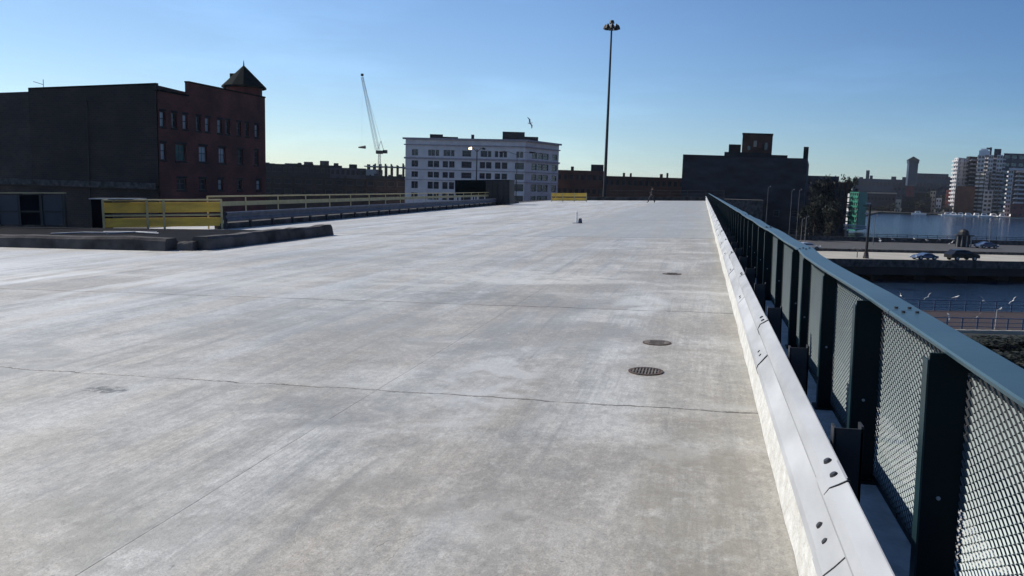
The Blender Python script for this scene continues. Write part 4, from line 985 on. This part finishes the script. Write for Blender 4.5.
# ---- bridge over the river
zr = 1.5-9.4
br = thing('road_bridge', 'low concrete road bridge crossing the river behind the fence', 'bridge')
ya, yb2 = 0, 0
nl, nr = XY(770,114), XY(1180,124); fl, frr = XY(790,160), XY(1180,166); ml, mr_ = XY(778,130), XY(1180,137)
def pr(pts, z0, z1, name, mt, par=br): return MB().prism([(p.x,p.y) for p in pts], z0, z1).obj(name, M_[mt], par)
pr((nl,nr,frr,fl), zr-1.1, zr, 'deck_slab', 'dkconcrete')
pr((nl+Vector((0,.4,0)),nr+Vector((0,.4,0)),nr+Vector((0,1.6,0)),nl+Vector((0,1.6,0))), zr-2.3, zr-1.1, 'girder', 'darkstone')
pr((ml-Vector((0,.2,0)),mr_-Vector((0,.2,0)),mr_,ml), zr+.004, zr+.45, 'median_kerb', 'dkconcrete')
pr((fl-Vector((0,.3,0)),frr-Vector((0,.3,0)),frr,fl), zr+.006, zr+.9, 'parapet', 'dkconcrete')
struct(pr((nl+Vector((0,.3,0)),nr+Vector((0,.3,0)),mr_-Vector((0,.3,0)),ml-Vector((0,.3,0))), zr+.002, zr+.012, 'bridge_road', 'palepave', None))
struct(pr((ml+Vector((0,.1,0)),mr_+Vector((0,.1,0)),frr-Vector((0,.4,0)),fl-Vector((0,.4,0))), zr+.002, zr+.012, 'bridge_carriageway', 'asphalt', None))
for k in range(9):
    q = nl+(nr-nl)*((k+.6)/9.5)+Vector((0,3,0)); MB().box((q.x-.8,q.y,WZ-1),(q.x+.8,q.y+30,zr-1.1)).obj('pier', M_['darkstone'], br)
for px, x1 in ((905,7),): pass
# cars
def car(M, label, paint, L=4.7, Wd=1.85, Hh=1.5, suv=True):
    t = thing('parked_car', label, 'car', M, 'cars on the bridge')
    if suv: pr_ = [(-.5,.35),(-.5,.85),(-.44,1.0),(-.33,1.45),(-.05,1.5),(.12,1.42),(.26,1.02),(.44,.9),(.5,.7),(.5,.35)]
    else: pr_ = [(-.5,.35),(-.5,.85),(-.36,.95),(-.22,1.36),(-.02,1.42),(.1,1.34),(.25,.95),(.43,.82),(.5,.62),(.5,.35)]
    vs_ = []; n = len(pr_)
    for s, yy in ((1,-1),(1,1)):
        for x, z in pr_: k = .80 if z > 1.1 else .97; vs_.append((x*L, yy*Wd/2*k, z*Hh/1.5))
    fs = [tuple(range(n))[::-1], tuple(range(n,2*n))]+[(i,(i+1)%n,n+(i+1)%n,n+i) for i in range(n)]
    MB().add(vs_, fs).obj('body', M_[paint], t, bevel=.05)
    hs = Hh/1.5
    for s in (-1,1):
        zs = ((-.36,1.04),(-.30,1.36),(-.06,1.40),(.08,1.34),(.2,1.04)) if suv else ((-.32,.98),(-.21,1.27),(-.03,1.31),(.08,1.26),(.19,.98))
        MB().add([(x*L, s*Wd/2*(.975 if z < 1.1 else .82)+s*.01, z*hs) for x, z in zs], [(0,1,2,3,4) if s > 0 else (4,3,2,1,0)]).obj('side_window', M_['glass'], t)
        for x in (-.31,.31):
            wh = MB().tube([(x*L, s*(Wd/2-.22), .34),(x*L, s*(Wd/2+.01), .34)], .34, 14).obj('wheel', M_['rubber'], t)
            MB().tube([(x*L, s*(Wd/2+.01), .34),(x*L, s*(Wd/2+.02), .34)], .19, 10).obj('rim', M_['galv'], wh)
        MB().box((L*.47,s*Wd*.36-.12,.72*hs),(L*.5+.01,s*Wd*.36+.12,.84*hs)).obj('headlight', M_['gullw'], t)
    return t
ang = math.atan2((nr-nl).y, (nr-nl).x)
p = XY(968.5,119.5); car(T(p.x,p.y,zr+.014)@RZ(ang), 'black large car on the pale lane of the bridge', 'carblack', 4.7, 1.9, 1.62, True)
p = XY(930.5,118.8); car(T(p.x,p.y,zr+.014)@RZ(ang+math.pi), 'blue grey low car behind the black one on the bridge', 'carblue', 3.6, 1.7, 1.05, False)
p = XY(992,150); car(T(p.x,p.y,zr+.014)@RZ(ang), 'small blue car on the far side of the bridge', 'carblue', 4.0, 1.8, 1.3, False)
p = XY(811,131.5); car(T(p.x,p.y,zr+.014)@RZ(ang), 'silver car on bridge partly hidden by fence top rail', 'carsilver', 4.2, 1.8, 1.4, False)

def lamp(M, h, label, group, arm=1.2, double=True, r=.09, mt='galv', glow=False, heads=None):
    t = thing('street_lamp', label, 'street lamp', M, group)
    MB().tube([(0,0,0),(0,0,h)], [r,r*.6], 8).obj('pole', M_[mt], t)
    for s in ((-1,1) if double else (1,)):
        MB().tube([(0,0,h-.3),(s*arm*.6,0,h+.1),(s*arm,0,h+.12)], r*.4, 6).obj('arm', M_[mt], t)
        MB().tube([(s*arm*.9,0,h+.12),(s*arm*1.35,0,h+.05)], [.14,.09], 8).obj('lamp_head', M_['lampglow' if glow and s < 0 else mt], t)
    return t
GL = 'lamps along the road bridge'
for px, d, y, lb, db in ((804.5,152,219,'left one of the pale lamp pair at the bridge end',False),(808.5,154,217,'right one of the pale lamp pair at the bridge end',False),
      (877.5,150,216,'pale lamp behind the tall dark utility pole',False),(862.5,119,250,'short white lamp on the near bridge edge',True),(994.5,160,224,'pale lamp at the right end of bridge beside the blue car',False)):
    q = XY(px,d); h = ZT(px,y,d)-zr; lamp(T(q.x,q.y,zr), h, lb, GL, .35 if px != 862.5 else .5, db, .08, 'lampgrey')
for px, d, y, lb in ((768,140,187,'tall thin lamp before the concrete annex, left of two more'),(792,140,190,'tall thin lamp, middle of three before the warehouse'),(799.5,143,190,'tall thin lamp, rightmost of three before the warehouse')):
    q = XY(px,d); lamp(T(q.x,q.y,GZ), ZT(px,y,d)-GZ, lb, 'tall lamps before the warehouse', .3, False, .045, 'lampgrey')
# utility pole
q = XY(871.5,118); up_ = thing('utility_pole', 'tall dark utility pole with cross arms on near edge of bridge', 'pole', T(q.x,q.y,zr))
hh = ZT(871.5,205,118)-zr
MB().tube([(0,0,0),(0,0,hh)], [.22,.15], 10).obj('pole', M_['black'], up_); MB().box((-1.0,-.06,hh-.25),(.3,.06,hh-.1)).obj('cross_arm', M_['black'], up_); MB().tube([(0,0,0),(0,0,.9)], [.45,.3], 10).obj('base', M_['dkconcrete'], up_)
# far edge posts with white caps and low rail
rl = thing('bridge_railing', 'low dark railing along the far edge of the road bridge', 'railing')
a, b = XY(850,159.8), XY(1060,164.5)
for k in range(2): MB().tube([(a.x,a.y-.15,zr+1.2+.35*k),(b.x,b.y-.15,zr+1.2+.35*k)], .05, 6).obj('rail', M_['black'], rl)
for k in range(22): q = a+(b-a)*(k/21); MB().tube([(q.x,q.y-.15,zr+.9),(q.x,q.y-.15,zr+1.6)], .05, 6).obj('post', M_['black'], rl)

# gulls
def make_gull(M, label, flying, group, sc=1.0):
    t = thing('gull', label, 'bird', M@Matrix.Scale(sc,4), group)
    vs_ = [(-.30,0,.02),(-.16,0,.03),(0,0,.04),(.13,0,.09),(.2,0,.15),(.25,0,.17),(.31,0,.155)]
    if not flying: vs_ = [(-.28,0,.2),(-.15,0,.26),(0,0,.30),(.12,0,.36),(.17,0,.43),(.21,0,.46),(.27,0,.45)]
    skin_mesh('body', vs_, [(i,i+1) for i in range(6)], [.015,.05,.075,.06,.04,.04,.01], M_['gullw'], t, root=2, sub=1)
    z = vs_[2][2]
    for s in (-1,1):
        if flying: MB().add([(.1,s*.05,z+.04),(-.1,s*.05,z+.03),(-.12,s*.35,z+.16),(.08,s*.35,z+.17),(-.14,s*.68,z+.08),(-.02,s*.6,z+.10)], [(0,1,2,3),(3,2,4,5)]).add([(.1,s*.05,z+.055),(-.1,s*.05,z+.045),(-.12,s*.35,z+.175),(.08,s*.35,z+.185),(-.14,s*.68,z+.085),(-.02,s*.6,z+.105)], [(0,1,2,3),(3,2,4,5)]).obj('wing', M_['gullg'], t)
        else:
            MB().tube([(.08,s*.065,z+.03),(-.1,s*.07,z),(-.32,s*.03,z-.09)], [.03,.045,.008], 6).obj('wing', M_['gullg'], t)
            MB().tube([(0,s*.03,0),(0,s*.03,z-.05)], .01, 5).obj('leg', M_['yellow'], t)
    return t

# ---- riverwalk
rw = thing('riverwalk', 'brown planked riverwalk deck over the water at lower right', 'boardwalk')
a, b = XY(850,80), XY(1100,82); c, d_ = XY(1100,69.5), XY(850,68)
zw = 1.5-11.6
MB().prism([(q.x,q.y) for q in (a,b,c,d_)], zw-.3, zw).obj('planks', M_['wood'], rw)
MB().prism([(q.x,q.y) for q in (d_+Vector((0,-.5,0)),c+Vector((0,-.5,0)),c-Vector((0,.01,0)),d_-Vector((0,.01,0)))], zw-.5, zw+.12).obj('edge_beam', M_['palepave'], rw)
for k in range(10): q = d_+(c-d_)*(k/9)+Vector((0,1,0)); MB().tube([(q.x,q.y,WZ-1),(q.x,q.y,zw-.3)], .25, 8).obj('pile', M_['wood'], rw)
for (p0_, p1_, lb, dy) in ((a,b,'dark blue railing along the water side of the riverwalk',-.2),(d_,c,'dark railing along the near side of the riverwalk',.2)):
    q_ = thing('walkway_railing', lb, 'railing')
    for k, zz_ in enumerate((.35,.7,1.1)): MB().tube([(p0_.x,p0_.y+dy,zw+zz_),(p1_.x,p1_.y+dy,zw+zz_)], .05 if zz_ > 1 else .03, 6).obj('rail', M_['carblue'], q_)
    for k in range(17): v = p0_+(p1_-p0_)*(k/16); MB().box((v.x-.06,v.y+dy-.06,zw),(v.x+.06,v.y+dy+.06,zw+1.15)).obj('post', M_['carblue'], q_)
q = XY(1010,70); lamp(T(q.x,q.y,zw), ZT(1010,312,70)-zw, 'thin pale lamp standing on the riverwalk deck', None, .3, False, .07)
GG = 'gulls by the riverwalk'
for i, (px, y, d, fl_, lb) in enumerate(((900.5,296,78,True,'dark flying gull above the water, leftmost'),(928.5,297,79,True,'flying gull second from left above the riverwalk railing'),
        (955.5,301,79.5,False,'gull standing upright on the riverwalk railing at its middle'),(983,301,80,True,'pale winged gull above the railing, second from right'),(1013.5,301,80,True,'bright white gull at the right end above the railing'),
        (948.5,318,73,True,'white gull low over the planks, left of two'),(978,317.5,73,True,'white gull low over the planks, right of two'))):
    q = P(px,y,d); make_gull(T(*q)@RZ(random.uniform(-2,2))@Matrix.Rotation(R(50 if fl_ else 0),4,'X'), lb, fl_, GG, .75 if fl_ else 1.2)
for i, (px, y) in enumerate(((880,241),(892,239.5),(914,239),(927,240.5),(940,240),(952,243),(978,249))):
    q = P(px,y,159); make_gull(T(*q)@RZ(i)@Matrix.Rotation(R(35),4,'X'), 'white gull over the far bridge railing, number '.replace(', number ','')+[' left of the utility pole shadow',' right of the pale lamp',' above the open water middle',' left of the round kiosk roof',' close beside the kiosk',' touching the kiosk left wall',' right of the kiosk'][i], True, 'gulls over the bridge railing', 1.1)
q = P(529.5,123.5,60); make_gull(T(*q)@RZ(1.0)@Matrix.Rotation(R(60),4,'X'), 'dark bird flying high above the white office block', True, None, .75)
for i, (px, d, wd, lb) in enumerate(((975,62,80,'dark shrub below the riverwalk, left of three by the fence rail'),(1012,60,90,'dark shrub below the riverwalk, middle of three by the fence rail'),(1045,58,90,'dark shrub below the riverwalk cut by the right photo edge'),(1000,52,90,'dark shrub nearest the camera under the fence top rail'))):
    tree(px, d, 343 if i < 3 else 352, wd, lb, 'dark shrubs below the riverwalk', i)
# kiosk on bridge
q = XY(968,152); kk = thing('bridge_kiosk', 'small dark kiosk with rounded roof on the far side of bridge', 'kiosk', T(q.x,q.y,zr)@Matrix.Scale(.85,4))
for x in (-1.4,-.5,.5,1.4): MB().box((x-.1,-1,0),(x+.1,-.8,2.6)).obj('post', M_['concrete'], kk); 
MB().box((-1.2,-.7,0),(1.2,1,2.6)).obj('body', M_['black'], kk); MB().box((-1.8,-1.3,2.6),(1.8,1.3,2.8)).obj('eave', M_['cladgrey'], kk)
MB().tube([(0,0,2.8),(0,0,3.4),(0,0,3.9),(0,0,4.1)], [1.2,1.1,.7,.1], 12).obj('roof', M_['black'], kk)

# ---- high mast and deck-side lamp cluster
pb = P(604.3,197,128); pt_ = P(611,30,128)
hm = thing('light_mast', 'very tall slender light mast with ring of floodlights on the horizon', 'light mast', T(pb.x,pb.y,-12))
H_ = pt_.z+12
off = 0.0
MB().tube([(0,0,0),(0,0,12),(0,0,H_)], [.32,.27,.13], 14).obj('pole', M_['galv_dark'], hm)
MB().tube([(0,0,H_-.1),(0,0,H_+.35)], [.35,.2], 12).obj('hoist_ring', M_['black'], hm)
for k in range(8):
    a = 2*math.pi*k/8+.2; c_, s_ = math.cos(a), math.sin(a)
    ar = MB().tube([(0,0,H_-.3),(c_*.85,s_*.85,H_-.25)], .05, 6).obj('arm', M_['black'], hm)
    MB().tube([(c_*.9,s_*.9,H_+.15),(c_*.95,s_*.95,H_-.15),(c_*1.0,s_*1.0,H_-.55)], [.14,.30,.36], 10).obj('floodlight', M_['black'], hm)
MB().tube([(0,0,H_+.35),(0,0,H_+.8)], [.42,.3], 10).obj('cap', M_['black'], hm)
q = P(476,195,95); zl = ZT(476,149.5,95)
l1 = lamp(T(q.x,q.y,-1.5), zl+1.5, 'lamp post with glowing lamp standing before the white office block', None, .75, True, .10, 'galv_dark', True)
q = P(516,195,110); l2 = lamp(T(q.x,q.y,-1.5), ZT(516,153,110)+1.5, 'unlit twin arm lamp post before the right half of white block', None, 1.9, True, .07, 'galv_dark')

hz = bpy.data.materials.new('haze_air'); hz.use_nodes = True; t_ = hz.node_tree; t_.nodes.clear()
pv = t_.nodes.new('ShaderNodeVolumePrincipled'); pv.inputs['Color'].default_value = (.82,.9,1,1); pv.inputs['Density'].default_value = .00006; pv.inputs['Anisotropy'].default_value = .2
oo = t_.nodes.new('ShaderNodeOutputMaterial'); t_.links.new(pv.outputs[0], oo.inputs['Volume'])
stuff(MB().box((-5100,-3100,WZ-2.2),(5100,6100,62)).obj('haze', hz))
# tidy: scrap unused meshes
for me in [m_ for m_ in bpy.data.meshes if m_.users == 0]: bpy.data.meshes.remove(me)
